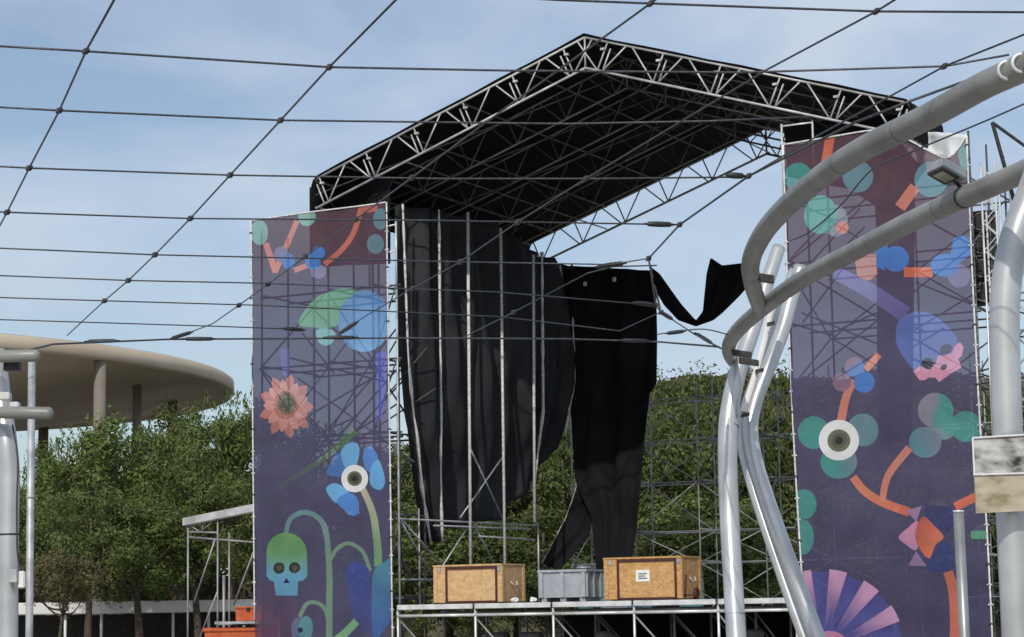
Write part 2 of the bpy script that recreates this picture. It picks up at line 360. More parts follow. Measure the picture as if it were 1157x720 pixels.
# trees in front of the bank, behind the stage
BG = 'bushy trees on the bank behind the stage'
bp_ = make_tree('bushy_tree', 'dark bushy tree seen between the left banner and the first black drape', (P(448, 480, 82).x, 82, 0), BG, rng, 3.0, 3.3, 4.6, 70, 250, .085, M['leaf_dark'], .12)
bh = 8.1
b2 = [(505, 492, 80, 'bushy tree behind the lower ends of the left black drapes'), (580, 470, 82, 'bushy tree behind the gap left of the pointed drape end'),
 (640, 455, 80, 'bushy tree behind the curled tail of the back drape'), (700, 440, 84, 'bushy tree hidden behind the black back drape above the second crate'),
 (748, 402, 86, 'bushy tree directly right of the black back drape'), (796, 396, 88, 'bushy tree in the open stage gap left of the leaning masts'),
 (846, 402, 85, 'bushy tree showing between the two leaning silver masts'), (882, 394, 89, 'bushy tree at the left edge of the right banner'),
 (940, 420, 86, 'bushy tree behind the eye motif of the right banner'), (1005, 425, 88, 'bushy tree behind the middle of the right banner'),
 (1065, 415, 85, 'bushy tree behind the clover motif of the right banner'), (1120, 430, 87, 'bushy tree behind the scaffold at the right post'),
 (775, 545, 76, 'low bushy tree right behind the second wooden crate'), (850, 560, 75, 'low bushy tree behind the foot of the leaning masts'),
 (620, 560, 76, 'low bushy tree behind the grey plastic container'), (540, 570, 77, 'low bushy tree behind the first wooden crate'),
 (770, 432, 80, 'bushy tree in the open stage gap, in front of the tallest bank trees'), (1160, 425, 84, 'bushy tree at the right edge of the photo behind the silver post'),
 (470, 560, 76, 'low bushy tree beside the inner foot of the left tower')]
bp_.scale = (.9, .9, P(448, 480, 82).z / bh)
for (u, v, y, lab) in b2:
    p = P(u, v, y); w = rng.uniform(.85, 1.1)
    dup(bp_, (p.x, y, 0), rng.uniform(0, 6.2), (w, w, p.z / bh), lab, BG)
# dry grass and creeping shrubs along the bank
for nm, mt, cnt, lab, cat_ in (('dry_grass', M['leaf_dry'], 16000, 'dry brownish grass covering the top of the bank behind the stage', 'grass'),
                               ('ground_shrubs', M['leaf_dark'], 26000, 'low green creeping shrubs over the bank behind the stage', 'shrubs')):
    g = G()
    for _ in range(cnt):
        f = rng.random(); x = rng.uniform(-3, 44); y = (101 + 15 * f) if nm == 'dry_grass' else (91 + 14.5 * f ** 1.5 + .8 * math.sin(x * 1.3) + .8 * math.sin(x * .41 + 2))
        z = hz(x, y); k = rng.uniform(.06, .15)
        n = Vector((rng.gauss(0, .7), -1 + rng.gauss(0, .7), 1 + rng.gauss(0, .7))).normalized(); t = n.cross(Vector((rng.gauss(0, 1), rng.gauss(0, 1), rng.gauss(0, 1)))).normalized(); b2 = n.cross(t)
        p = Vector((x, y, z + rng.uniform(0, .12 if nm == 'dry_grass' else .5)))
        g.add([p - t * k, p + b2 * k * .5, p + t * k, p - b2 * k * .5], [(0, 1, 2, 3)])
    tag(obj(nm, g, mt), lab, cat_, kind='stuff')

# ------------------------------------------------------------------ stage roof
s0, s1, sa = -6.94, 8.42, .63; ZE, ZA = 12.43, 15.0; TD = 11.5
def zr(s): return ZA - (ZA - ZE) * abs(s - sa) / ((sa - s0) if s < sa else (s1 - sa))
roof = thing('stage_roof', 'black gabled stage roof on bright lattice trusses above the open stage', 'stage roof', S(sa, 5, 12))
g = G()
prof = []
for k in range(7):
    a = k / 6 * math.pi / 2; prof.append((s0 - .18 - .22 * math.sin(a) , ZE - .85 + .75 * (k / 6)))
prof = [(s0 - .05, ZE - .80), (s0 - .08, ZE - .35), (s0 - .07, ZE - .16), (s0 - .02, ZE - .03), (s0 + .1, ZE + .075)]
N_ = 10
for k in range(1, N_): 
    s = s0 + (sa - s0) * k / N_; prof.append((s, zr(s) + .045))
prof.append((sa, ZA + .05))
for k in range(1, N_):
    s = sa + (s1 - sa) * k / N_; prof.append((s, zr(s) + .045))
prof += [(s1 - .1, ZE + .075), (s1 + .02, ZE - .03), (s1 + .07, ZE - .16), (s1 + .08, ZE - .35), (s1 + .05, ZE - .80)]
SC, TC = 3.6, 2.0            # the rear right corner of the cover has been stripped: its edge runs from the eave to the ridge
def tmax(s): return TD if s <= SC else TD + (TC - TD) * min(1, (s - SC) / (s1 - SC))
n = len(prof); NT = 24
for j in range(NT + 1):
    for s, z in prof:
        t = -.05 + (tmax(s) + .17) * j / NT
        g.v.append(S(s, t, z + .012 * math.sin(s * 3 + j * 2.1)))
for j in range(NT):
    for i in range(n - 1): a = j * n + i; g.f.append((a, a + 1, a + n + 1, a + n))
o = obj('roof_cover', g, M['black'], roof, smooth=True)
md = o.modifiers.new('thick', 'SOLIDIFY'); md.thickness = .03; md.offset = 1
def gable_truss(t, m, detailed, r=.032, mw=None):
    mw = mw or m; se = s1 if detailed or t < TC + .4 else SC + (s1 - SC) * (TD - t) / (TD - TC) + .1
    tr = thing('roof_truss', None, None, (0, 0, 0)); tr.parent = roof; tr.location = S(sa, t, 12) - roof.location
    dep = .74
    for (e, side) in ((s0, -1), (s1, 1)):
        ee = se if e > sa else e
        top0, top1 = S(ee, t, zr(ee)), S(sa, t, ZA); bot0, bot1 = S(ee, t, zr(ee) - dep), S(sa, t, ZA - dep)
        rod('top_chord', top0, top1, r, m, tr, 8); rod('bottom_chord', bot0, bot1, r, m, tr, 8)
        nb = 5.5; webs = []
        L_ = abs(sa - e); st = L_ / nb
        sgn = 1 if e < sa else -1
        for k in range(6):
            sb = e + sgn * st * (k + .28)
            webs.append(((sb, 0), (sb - sgn * .20 * st, 1))); webs.append(((sb - sgn * .09 * st, 0), (sb - sgn * .25 * st, .8))) if detailed else None; webs.append(((sb, 0), (sb + sgn * .36 * st, 1)))
            if k < 5: webs.append(((sb + sgn * .46 * st, 1), (sb + sgn * .92 * st, 0)))
        gg = G()
        for (a, b) in webs:
            if max(a[0], b[0]) > ee and e > sa: continue
            pa = S(a[0], t, zr(a[0]) - dep * (1 - a[1])); pb = S(b[0], t, zr(b[0]) - dep * (1 - b[1]))
            if detailed: rod('web', pa, pb, r * .72, m, tr)
            else: gg.tube([pa, pb], r * .62, 5)
        if not detailed: obj('lacing', gg, mw, tr)
        if detailed:
            for k in range(6):
                sb = e + sgn * st * (k + .16)
                cpt = S(sb, t - .04, zr(sb) - .20); obj('coupler', G().box(cpt, E1 * .055, E2 * .03, (0, 0, .025)), m, tr)
    rod('king_post', S(sa, t, ZA), S(sa, t, ZA - dep), r * .8, m, tr)
    return tr
for k in range(6): gable_truss(TD * k / 5, M['truss_front'] if k == 0 else M['scaff'] if k == 5 else M['truss_inner'], k == 0, .029 if k == 0 else .035 if k == 5 else .027, mw=None if k in (0, 5) else M['scaff_dark'])
for k in range(9):
    q = s0 + (s1 - s0) * (k + .5) / 9
    rod('purlin', S(q, 0.05, zr(q) - .05), S(q, tmax(q) - .05, zr(q) - .05), .028, M['scaff_dark'], roof)
    if k % 3 == 1: rod('purlin', S(q, 0.05, zr(q) - .70), S(q, tmax(q) - .05, zr(q) - .70), .02, M['scaff_dark'], roof)
for (e, te) in ((s0, TD), (s1, TC)):
    for dz in (-.04, -.71): rod('eave_beam', S(e, 0, ZE + dz), S(e, te, ZE + dz), .035, M['scaff_dark'], roof)
    gg = G(); nn = int(te)
    for k in range(nn): gg.tube([S(e, te * k / nn, ZE - (.71 if k % 2 else 0.05)), S(e, te * (k + 1) / nn, ZE - (0.05 if k % 2 else .71))], .02, 5)
    obj('eave_lacing', gg, M['scaff_dark'], roof)
for (i, j) in ((0, 1), (2, 3), (4, 3), (1, 2)):      # wind bracing under the cover
    t0, t1 = TD * i / 5, TD * j / 5
    rod('wind_brace', S(s0, t0, ZE - .4), S(sa, t1, ZA - .4), .018, M['scaff_dark'], roof)

# ------------------------------------------------------------------ scaffold towers
def scaffold(label, ss, ts, zs, top, group=None, r=.024, m=None, brace=1.0, seed=1, faces=(0, -1), extra=None, sides=True):
    m = m or M['scaff']; rg = random.Random(seed)
    t = thing('scaffold_tower', label, 'scaffold', S((ss[0] + ss[-1]) / 2, (ts[0] + ts[-1]) / 2, 0), group)
    for s in ss:
        for q in ts: rod('standard', S(s, q, 0), S(s, q, top + rg.uniform(-.1, .35)), r, m, t)
    for z in zs:
        for q in ts:
            rod('ledger', S(ss[0] - .08, q + .05, z), S(ss[-1] + .08, q + .05, z), r * .9, m, t)
        for s in ss:
            rod('transom', S(s + .05, ts[0] - .08, z + .05), S(s + .05, ts[-1] + .08, z + .05), r * .9, m, t)
    zz = [0.1] + list(zs)
    for k in range(len(zz) - 1):
        for fi in faces:
            q = ts[fi]
            for i in range(len(ss) - 1):
                if rg.random() > brace: continue
                a, b = ss[i], ss[i + 1]
                if (k + i + (fi != 0)) % 2: a, b = b, a
                rod('brace', S(a, q - .06, zz[k]), S(b, q - .06, zz[k + 1]), r * .8, m, t)
        if sides:
            for s in (ss[0], ss[-1]):
                a, b = ts[0], ts[-1]
                if k % 2: a, b = b, a
                rod('brace', S(s - .06, a, zz[k]), S(s - .06, b, zz[k + 1]), r * .8, m, t)
    if extra: extra(t, m)
    return t
def ext_left(t, m):
    rod('standard', S(-4.74, .22, 0), S(-4.74, .22, 11.0), .028, M['galv'], t)
    for z in (2.0, 4.0, 6.0, 7.8, 9.6): rod('ledger', S(-5.5, .27, z), S(-4.66, .27, z), .025, m, t)
    for k, z in enumerate((2.0, 4.0, 6.0, 7.8)): rod('brace', S(-5.42, .2, z), S(-4.74, .2, z + 1.8), .022, m, t)
    for z in (10.35, 11.0): rod('guard_rail', S(-5.45, .12, z), S(-4.66, .12, z + .08), .022, M['galv_bright'], t)
    for s in (-5.45, -4.68): rod('guard_post', S(s, .12, 9.6), S(s, .12, 11.15 if s > -5 else 11.0), .024, M['galv_bright'], t)
    rg = random.Random(8)
    for k in range(9):
        a, b = rg.choice(((-8.72, -6.72), (-6.72, -5.42), (-8.72, -5.42))); z = rg.uniform(4.6, 7.6)
        if k % 2: a, b = b, a
        rod('brace', S(a, rg.uniform(.4, 1.2), z), S(b, rg.uniform(1.3, 2.5), z + rg.uniform(.8, 2.2)), .022, m, t)
    for k, (a, b) in enumerate(((-8.7, -4.7), (-4.7, -8.7), (-6.7, -4.7), (-8.7, -6.7))):
        rod('brace', S(a, .6 + .3 * k, 4.6 + k * .7), S(b, 2.0 - .2 * k, 7.2 + k * .5), .02, m, t)
scaffold('left scaffold tower behind the purple skull and flower banner', [-8.72, -6.72, -5.42], [.22, 1.4, 2.6], [2.0, 4.0, 6.0, 7.8, 9.6], 11.0, 'scaffold towers of the stage', m=M['scaff_dark'], extra=ext_left, seed=2, r=.028)
def ext_right(t, m):
    for s in (5.42, 6.15): rod('guard_post', S(s, .12, 10.6), S(s, .12, 12.35), .024, M['galv_bright'], t)
    for z in (11.85, 12.3): rod('guard_rail', S(5.42, .12, z), S(6.15, .12, z), .022, M['galv_bright'], t)
    rg = random.Random(5)
    for k in range(16):
        a = rg.choice((5.5, 7.5, 9.5)); b = rg.choice((5.5, 7.5, 9.5)); z = rg.uniform(5.0, 9.0)
        rod('brace', S(a, rg.uniform(.5, 1.2), z), S(b if b != a else a + .8, rg.uniform(1.5, 3), z + rg.uniform(-2, 2)), .02, m, t)
scaffold('right scaffold tower behind the purple banner with the eyeball flower', [5.42, 7.5, 9.62], [.25, 1.6, 3.0], [2.0, 3.4, 5.0, 6.4, 7.8, 9.2, 10.6], 11.4, 'scaffold towers of the stage', m=M['scaff_dark'], extra=ext_right, seed=4)
def ext_out(t, m):
    p = S(9.95, 1.0, 12.0)
    rod('raker', p, S(10.35, 1.0, 10.2), .045, M['dark'], t); rod('raker', p, S(11.6, 1.0, 10.55), .035, M['dark'], t)
    rod('raker', S(10.0, .7, 9.2), S(12.4, .7, 7.6), .04, M['dark'], t); rod('raker', S(10.0, .6, 9.3), S(12.2, .6, 7.4), .03, M['galv_bright'], t)
scaffold('outer scaffold bay at the right photo edge behind the silver post', [10.0, 11.1, 12.2, 13.3], [.8, 2.0], [1.6, 2.4, 3.2, 4.0, 5.2, 6.3, 7.4, 8.2, 9.0], 10.4, 'scaffold towers of the stage', m=M['galv'], extra=ext_out, seed=6)
# lattice of the right banner edge
g = thing('lattice_mast', 'slim bright lattice mast along the right edge of the right banner', 'mast', S(9.93, .3, 0))
for ds in (0, .3): rod('chord', S(9.82 + ds, .35, 0), S(9.82 + ds, .35, 11.0), .022, M['galv_bright'], g)
for ds in (0, .3): rod('chord', S(9.82 + ds, .65, 0), S(9.82 + ds, .65, 11.0), .022, M['galv_bright'], g)
gg = G()
for k in range(36):
    z = .1 + k * .3; gg.tube([S(9.82 + (.3 if k % 2 else 0), .35, z), S(9.82 + (0 if k % 2 else .3), .35, z + .3)], .013, 5)
    gg.tube([S(9.82 + (.3 if k % 2 else 0), .65, z), S(9.82 + (0 if k % 2 else .3), .65, z + .3)], .013, 5)
obj('lacing', gg, M['galv_bright'], g)
# loudspeakers
for k in range(4):
    z = 8.2 + k * .53
    lab = ['lowest', 'second from the bottom', 'second from the top', 'topmost'][k]
    sp = thing('loudspeaker', f'black loudspeaker hung behind the right banner edge, {lab}', 'loudspeaker', S(9.3, 2.3, z), 'loudspeakers hung in a stack')
    obj('cabinet', G().sbox(9.04, 9.56, 2.0 + k * .02, 2.5, z, z + .5), M['dark'], sp, bevel=.03)
    c = S(9.3, 1.99 + k * .02, z + .25)
    obj('woofer', G().tube([c, c - E2 * .02], .17, 20), M['clamp'], sp)
    obj('rim', G().tube([c + E1 * .19 * math.cos(a * .2618) - E2 * .01 + Vector((0, 0, .19 * math.sin(a * .2618))) for a in range(25)], .012, 5, False), M['scaff'], sp)

# side scaffold inside the stage (drapes hang on it)
side = thing('side_scaffold', 'row of pale scaffold poles in front of the left black drapes', 'scaffold', S(-5, 6, 0))
for (u0, u1, v0, v1, r) in ((528.5, 532, 240, 642, .036), (565.5, 571, 258, 648, .034), (602.5, 604, 288, 560, .036)):
    rod('standard', FS(u0, v0, -4.8), FS(u1, v1 + 30, -4.8), r * 1.15, M['webbing'], side)
for (a, b) in (((532, 508), (568, 586)), ((569, 515), (520, 585)), ((455, 588), (500, 640)), ((532, 590), (500, 640)), ((534, 590), (560, 640)), ((448, 580), (488, 650))):
    rod('brace', FS(*a, -4.95), FS(*b, -4.95), .022, M['galv'], side)
for (a, b) in (((446, 586), (606, 594)), ((490, 594), (600, 598)), ((446, 655), (490, 655)), ((540, 606), (604, 610))):
    rod('ledger', FS(*a, -4.92), FS(*b, -4.92), .024, M['galv'], side)
rod('standard', S(-5, 1.6, 1.84), S(-5, 1.6, 4.2), .022, M['galv'], side)
rod('standard', FS(608, 590, -4.9), FS(609, 680, -4.9), .025, M['galv'], side)
# rear scaffold
scaffold('wide low scaffold wall along the rear edge of the stage', [-6, -4, -2, 0, 2, 4, 6, 8], [12.1, 13.3], [1.8, 2.9, 3.8, 5.2, 6.4, 7.6], 8.1, 'scaffold towers of the stage', r=.021, m=M['scaff'], brace=1.0, seed=9)

# ------------------------------------------------------------------ stage deck
dk = thing('stage_platform', 'raised stage platform with pale metal edge on scaffold legs', 'stage', S(.3, 5, 0))
ZD = 1.84
edges = [-4.70, -2.58, -.53, 1.52, 3.57, 5.40]
for i in range(5):
    for j in range(5):
        obj('deck_panel', G().sbox(edges[i] + .01, edges[i + 1] - .01, .02 + 2.2 * j, 2.2 * (j + 1), ZD - .05, ZD), M['deck_ply'], dk)
for i in range(5):
    obj('edge_rail', G().sbox(edges[i] + .03, edges[i + 1] - .03, -.04, .015, ZD - .12, ZD - .003), M['galv_bright'], dk, bevel=.008)
    rod('bearer', S(edges[i], 0.05, ZD - .265), S(edges[i + 1], 0.05, ZD - .265), .036, M['galv_bright'], dk, 8)
for j in range(5):
    rod('rear_bearer', S(edges[0], 2.2 * (j + 1) - .1, ZD - .2), S(edges[-1], 2.2 * (j + 1) - .1, ZD - .2), .035, M['scaff'], dk)
for s in edges:
    for j in range(5):
        rod('leg', S(s, .06 + 2.2 * j, 0), S(s, .06 + 2.2 * j, ZD - .13), .03, M['galv_bright'] if j == 0 else M['scaff'], dk, 8)
for i in range(5):
    for j in (0, 1, 2, 3): rod('leg_brace', S(edges[i], .12 + 2.2 * j, ZD - .35), S(edges[i + 1] - .9, .3 + 2.2 * j, .2), .022, M['scaff'], dk)
obj('shade_backing', G().sbox(edges[0], edges[-1], 8.8, 8.83, .02, ZD - .28), M['drape'], dk)  # dark sheet added to stand for the shade under the deck
# small round drum cases under the deck
for k, (u, w) in enumerate(((560, .35), (600, .3), (682, .22), (850, .25))):
    q = FT(u, 705, 1.2)
    cs = tag(obj('storage_drum', G().lathe((q.x, q.y, 0.0), [(.01, 1.15), (w * .85, 1.15), (w, 1.08), (w, .7), (w * .96, .66), (w, .62), (w, .08), (w * .9, 0), (.01, 0)], 24), M['scaff_dark'], smooth=True, loc=(q.x, q.y, 0)),
        f'dark drum stored under the stage, {["leftmost", "second from left", "third from left", "rightmost"][k]} of four', 'drum', 'drums stored under the stage')

# ------------------------------------------------------------------ crates
def crate(label, u0, v_top, width, depth, h, board, t0, paper):
    p = FT(u0, 683, t0); sL = (p - O0).dot(E1)
    c = thing('wooden_crate', label, 'crate', S(sL + width / 2, t0 + depth / 2, ZD), 'wooden crates on the stage edge')
    z0, z1 = ZD + .005, ZD + h
    obj('body', G().sbox(sL, sL + width, t0, t0 + depth, z0 + .02, z1 - .04), board, c, bevel=.01)
    obj('lid', G().sbox(sL - .02, sL + width + .02, t0 - .02, t0 + depth + .02, z1 - .045, z1), board, c, bevel=.008)
    e = .03
    for (a, b) in ((.33, .38), (width - .16, width - .11)):
        obj('batten', G().sbox(sL + a - .0, sL + b, t0 - e, t0 - .001, z0 + .03, z1 - .05), M['redstrip'], c)
    for (za, zb) in ((z0 + .0, z0 + .06), (z1 - .115, z1 - .055)):
        obj('batten', G().sbox(sL + .385, sL + width - .165, t0 - e, t0 - .001, za + .005, zb), M['redstrip'], c)
    for (ta, tb) in ((.0, .1), (depth - .1, depth)):
        obj('corner_board', G().sbox(sL + width + .001, sL + width + .02, t0 + ta, t0 + tb, z0 + .03, z1 - .05), board, c)
    obj('corner_board', G().sbox(sL, sL + .1, t0 - .02, t0 - .001, z0 + .03, z1 - .05), board, c)
    for q in (.2, width / 2, width - .2): obj('skid', G().sbox(sL + q - .05, sL + q + .05, t0 + .02, t0 + depth - .02, ZD, z0 + .019), M['redstrip'], c)
    for q in (.17, width - .06):
        obj('corner_iron', G().sbox(sL + q - .035, sL + q + .035, t0 - .026, t0 - .021 + .0, z1 - .17, z1 - .06), M['galv'], c)
    for zz in (z0 + .42,):
        obj('rope_handle', G().tube(smooth_path([S(sL + width + .02, t0 + .4, zz + .08), S(sL + width + .075, t0 + .47, zz), S(sL + width + .075, t0 + .63, zz), S(sL + width + .02, t0 + .7, zz + .08)], 4), .014, 6), M['webbing'], c)
    if paper:
        lb = obj('paper_label', G().sbox(sL + .80, sL + 1.14, t0 - .006, t0 - .001, z0 + .42, z0 + .68), M['label'], c)
        for k in range(3):
            obj('text_line', G().sbox(sL + .86, sL + (1.08 if k != 1 else 1.03), t0 - .009, t0 - .0065, z0 + .48 + .05 * k, z0 + .505 + .05 * k), M['ink'], lb)
    return sL, z0
sL, z0 = crate('pale chipboard crate with dark red battens, no paper label, left on the stage', 490.5, 640, 1.84, 1.15, .92, M['osb_pale'], .35, False)
crate('warm brown chipboard crate with a white paper label, right on the stage', 683.5, 636, 1.92, 1.1, .98, M['osb_warm'], .35, True)
# scraps on the first crate side
for k, (u, v, lab, nm) in enumerate(((581, 668, 'white crumpled paper caught at the right end of the pale crate', 'crumpled_paper'), (602, 677, 'white crumpled paper on the stage between crate and container', 'crumpled_paper'))):
    q = FT(u, v, .32 if k == 1 else .25); bm = bmesh.new(); bmesh.ops.create_icosphere(bm, subdivisions=2, radius=.085)
    rg = random.Random(k)
    for vv in bm.verts: vv.co *= rg.uniform(.6, 1.25); vv.co.z *= .75
    me = bpy.data.meshes.new(nm); bm.to_mesh(me); bm.free(); me.materials.append(M['label'])
    o = bpy.data.objects.new(nm, me); COL.objects.link(o); o.location = (q.x, q.y, ZD + .06); tag(o, lab, 'paper')
# red ball-like float at second crate
q = FT(781, 672, .25)
o = thing('hand_truck', 'small dark red hand truck leaning at the right end of the labelled crate', 'hand truck', S((q - O0).dot(E1), .25, ZD))
sq = (q - O0).dot(E1)
rod('handle', S(sq - .12, .18, ZD + .05), S(sq - .12, .28, ZD + .55), .022, M['redstrip'], o)
rod('axle', S(sq - .15, .18, ZD + .1), S(sq + .2, .18, ZD + .1), .015, M['redstrip'], o)
obj('wheel', G().tube([S(sq + .12, .18, ZD + .13), S(sq + .19, .18, ZD + .13)], .13, 18), M['redstrip'], o)
obj('toe_plate', G().sbox(sq - .15, sq + .12, .02, .18, ZD, ZD + .02), M['redstrip'], o)
# grey container
p = FT(610, 683, .4); sL = (p - O0).dot(E1)
gc = thing('plastic_container', 'grey ribbed plastic container between the two wooden crates', 'container', S(sL + .6, .8, ZD))
W_, D_, H_ = 1.2, .8, .74
g = G()
for (a, b, c_, d_) in ((0, W_, 0, .03), (0, W_, D_ - .03, D_)): g.sbox(sL + a, sL + b, .4 + c_, .4 + d_, ZD + .1, ZD + H_ - .05)
for (a, b) in ((0.002, .03), (W_ - .03, W_ - .002)): g.sbox(sL + a, sL + b, .431, .4 + D_ - .031, ZD + .1, ZD + H_ - .05)
g.sbox(sL + .03, sL + W_ - .03, .431, .4 + D_ - .031, ZD + .1, ZD + .13)
obj('tub', g, M['greyplastic'], gc)
for q in (0.05, .6, W_ - .05): obj('rib', G().sbox(sL + q - .05, sL + q + .05, .36, .399, ZD + .1, ZD + H_ - .06), M['greyplastic'], gc, bevel=.006)
for q in (.05, .4, .75): obj('rib', G().sbox(sL + W_ + .001, sL + W_ + .04, .4 + q - .04, .4 + q + .04, ZD + .1, ZD + H_ - .06), M['greyplastic'], gc, bevel=.006)
g = G()
g.sbox(sL - .03, sL + W_ + .05, .35, .42, ZD + H_ - .055, ZD + H_).sbox(sL - .03, sL + W_ + .05, .4 + D_ - .03, .4 + D_ + .03, ZD + H_ - .055, ZD + H_)
g.sbox(sL - .03, sL + .04, .421, .4 + D_ - .031, ZD + H_ - .055, ZD + H_ - .002).sbox(sL + W_ - .04, sL + W_ + .05, .421, .4 + D_ - .031, ZD + H_ - .055, ZD + H_ - .002)
obj('rim', g, M['greyplastic'], gc)
for q in (.1, .6, W_ - .1): obj('foot', G().sbox(sL + q - .07, sL + q + .07, .42, .4 + D_ - .02, ZD, ZD + .1), M['greyplastic'], gc)

# ------------------------------------------------------------------ drapes
def lerp_path(path, f):
    L = [0]
    for a, b in zip(path, path[1:]): L.append(L[-1] + math.hypot(b[0] - a[0], b[1] - a[1]))
    x = f * L[-1]
    for i in range(len(path) - 1):
        if x <= L[i + 1] or i == len(path) - 2:
            k = (x - L[i]) / max(1e-6, L[i + 1] - L[i]); return (path[i][0] + (path[i + 1][0] - path[i][0]) * k, path[i][1] + (path[i + 1][1] - path[i][1]) * k)
def ruled(Lp, Rp, proj, nrm, nu, nv, amp, freq, ph=0, bil=.0):
    g = G()
    for j in range(nv + 1):
        a = lerp_path(Lp, j / nv); b = lerp_path(Rp, j / nv)
        for i in range(nu + 1):
            f = i / nu; p = proj(a[0] + (b[0] - a[0]) * f, a[1] + (b[1] - a[1]) * f)
            tp = min(1, 5 * f + .15, 5 * (1 - f) + .15)
            w = tp * amp * math.sin(f * freq * 6.283 + ph + .6 * math.sin(j / nv * 5 + ph)) * (.5 + .5 * j / nv) + tp * amp * .4 * math.sin(f * freq * 13 + j * .35 + ph) + bil * math.sin(math.pi * f) * math.sin(math.pi * j / nv)
            if nrm is E1: w += tp * .17 * math.sin(f * 9.4 + ph * 3 + 2.2 * math.sin(j / nv * 3 + ph)) - 1.1 * max(0, j / nv - .66) * (1 - .3 * f)
            g.v.append(p + nrm * w)
    for j in range(nv):
        for i in range(nu): q = j * (nu + 1) + i; g.f.append((q, q + 1, q + nu + 2, q + nu + 1))
    return g
def swing(nv, j, k):                 # lower part of a side drape swings back under its own fold
    f = j / nv; return -k * max(0, (f - .68)) / .32
def drape(label, Lp, Rp, proj, nrm, amp=.07, freq=2, ph=0, hems='', hr=.022, bil=0.):
    base = proj(*lerp_path(Lp, 1)); d = thing('black_drape', label, 'drape', base, 'black drapes hanging in the stage')
    if nrm is E1: Rp_ = [(a + 3.5, b) for a, b in Rp]
    else: Rp_ = Rp
    o = obj('cloth', ruled(Lp, Rp_, proj, nrm, 20, 44, amp, freq, ph, bil), M['drape_lit'] if (nrm is E1) else M['drape'], d, smooth=True)
    md = o.modifiers.new('thick', 'SOLIDIFY'); md.thickness = .015
    for h in hems:
        pth = Lp if h == 'L' else Rp
        pts = [proj(*lerp_path(pth, k / 24)) - nrm * (-.26 + 1.1 * max(0, k / 24 - .66) * (.7 if h == 'R' else 1) if nrm is E1 else .06) for k in range(25)]
        obj('hem', G().tube(pts, [hr * (.55 + .8 * random.random()) for _ in pts], 6), M['webbing'], d, smooth=True)
    return d
ps = lambda u, v: FS(u, v, -5.3)
drape('first black drape beside the left tower, pinched to a point at its foot', [(445, 232), (451, 400), (457, 470), (474, 550), (491, 612)], [(486, 238), (488, 440), (489, 505), (494, 560), (500, 612)], ps, E1, .10, 1.6, .3, 'LR', .038, .28)
drape('second black drape from the left tower, hanging behind the first pole', [(487, 238), (489, 440), (491, 505), (500, 596)], [(529, 246), (530, 440), (532, 505), (536, 597)], ps, E1, .09, 1.3, 1.1, '', .030, .26)
drape('third black drape from the left tower, behind the crossed braces', [(529, 246), (530, 440), (532, 590)], [(566, 258), (568, 440), (571, 588)], ps, E1, .08, 1.1, 2.2, '', .030, .26)
drape('fourth black drape from the left tower, cut slanting at its foot', [(567, 258), (569, 440), (571, 588)], [(603, 286), (604, 440), (603, 548)], ps, E1, .08, 1.4, .8, '', .022, .3)
drape('fifth black drape at the back corner with a short pointed foot', [(603, 286), (604, 440), (606, 556)], [(637, 300), (640, 440), (638, 492)], ps, E1, .10, 2.0, 2.9, 'LR', .042, .3)
pb = lambda u, v: FT(u, v, 10.4)
bd = drape('wide black back drape hanging in the open stage, tapering to its foot', [(636, 300), (643, 440), (650, 545), (668, 584), (674, 648)], [(741, 306), (743, 380), (742, 437), (735, 441), (730, 482), (719, 600), (711, 648)], pb, E2, .12, 2.5, .5, '', .02, .2)
obj('hem', G().tube([pb(*lerp_path([(636, 301), (643, 440), (652, 520)], k / 20)) - E2 * .2 for k in range(16)], [.036 + .012 * math.sin(k * 2.3) for k in range(16)], 6), M['webbing'], bd, smooth=True)
flapU = [(733, 300), (745, 309), (770, 344), (786, 362), (794, 352), (798, 310), (803, 291), (816, 300), (850, 296)]
flapL = [(738, 324), (750, 345), (766, 362), (786, 369), (806, 362), (816, 354), (826, 344), (836, 334), (850, 318)]
o = obj('loose_flap', ruled(flapU, flapL, pb, E2, 12, 60, .1, 1.2, .4, .1), M['drape'], bd, smooth=True)
md = o.modifiers.new('thick', 'SOLIDIFY'); md.thickness = .015
for (u, v) in ((665, 322), (698, 317)):
    q = pb(u, v) - E2 * .22; obj('eyelet', G().box(q, E1 * .045, E2 * .02, (0, 0, .06)), M['webbing'], bd)
pb2 = lambda u, v: FT(u, v, 10.75)
drape('narrow black drape tail curling left at the foot of the back drape', [(650, 470), (652, 552), (640, 586), (613, 637)], [(676, 470), (674, 560), (666, 606), (631, 646)], pb2, E2, .05, 1.5, 1.7, 'L', .008)
pl = lambda u, v: FT(u, v, 1.0)
drape('short black drop inside the top of the left tower, seen through the mesh banner', [(350, 212), (350, 302)], [(441, 200), (441, 298)], pl, E2, .05, 3.0, 1.9)
pr_ = lambda u, v: FT(u, v, 2.2)
drape('slanting black drop inside the top of the right tower, behind the eyeball banner', [(886, 140), (890, 200), (960, 214), (1000, 240)], [(1014, 130), (1060, 178), (1040, 200), (1016, 240)], pr_, E2, .05, 3.0, .2)
drape('long narrow black drape hanging inside the right tower behind the eyeball banner', [(990, 230), (991, 400), (994, 500)], [(1034, 190), (1032, 400), (1030, 500)], pr_, E2, .06, 2.0, .9)
# suspension pole of back drape
bpz = thing('drape_pole', 'thin pole holding the top edge of the wide back drape', 'pole', pb(690, 318))
rod('rail', pb(640, 303), pb(742, 300), .02, M['scaff'], bpz); rod('upright', pb(735, 300), FT(746, 350, 10.4), .03, M['galv'], bpz)

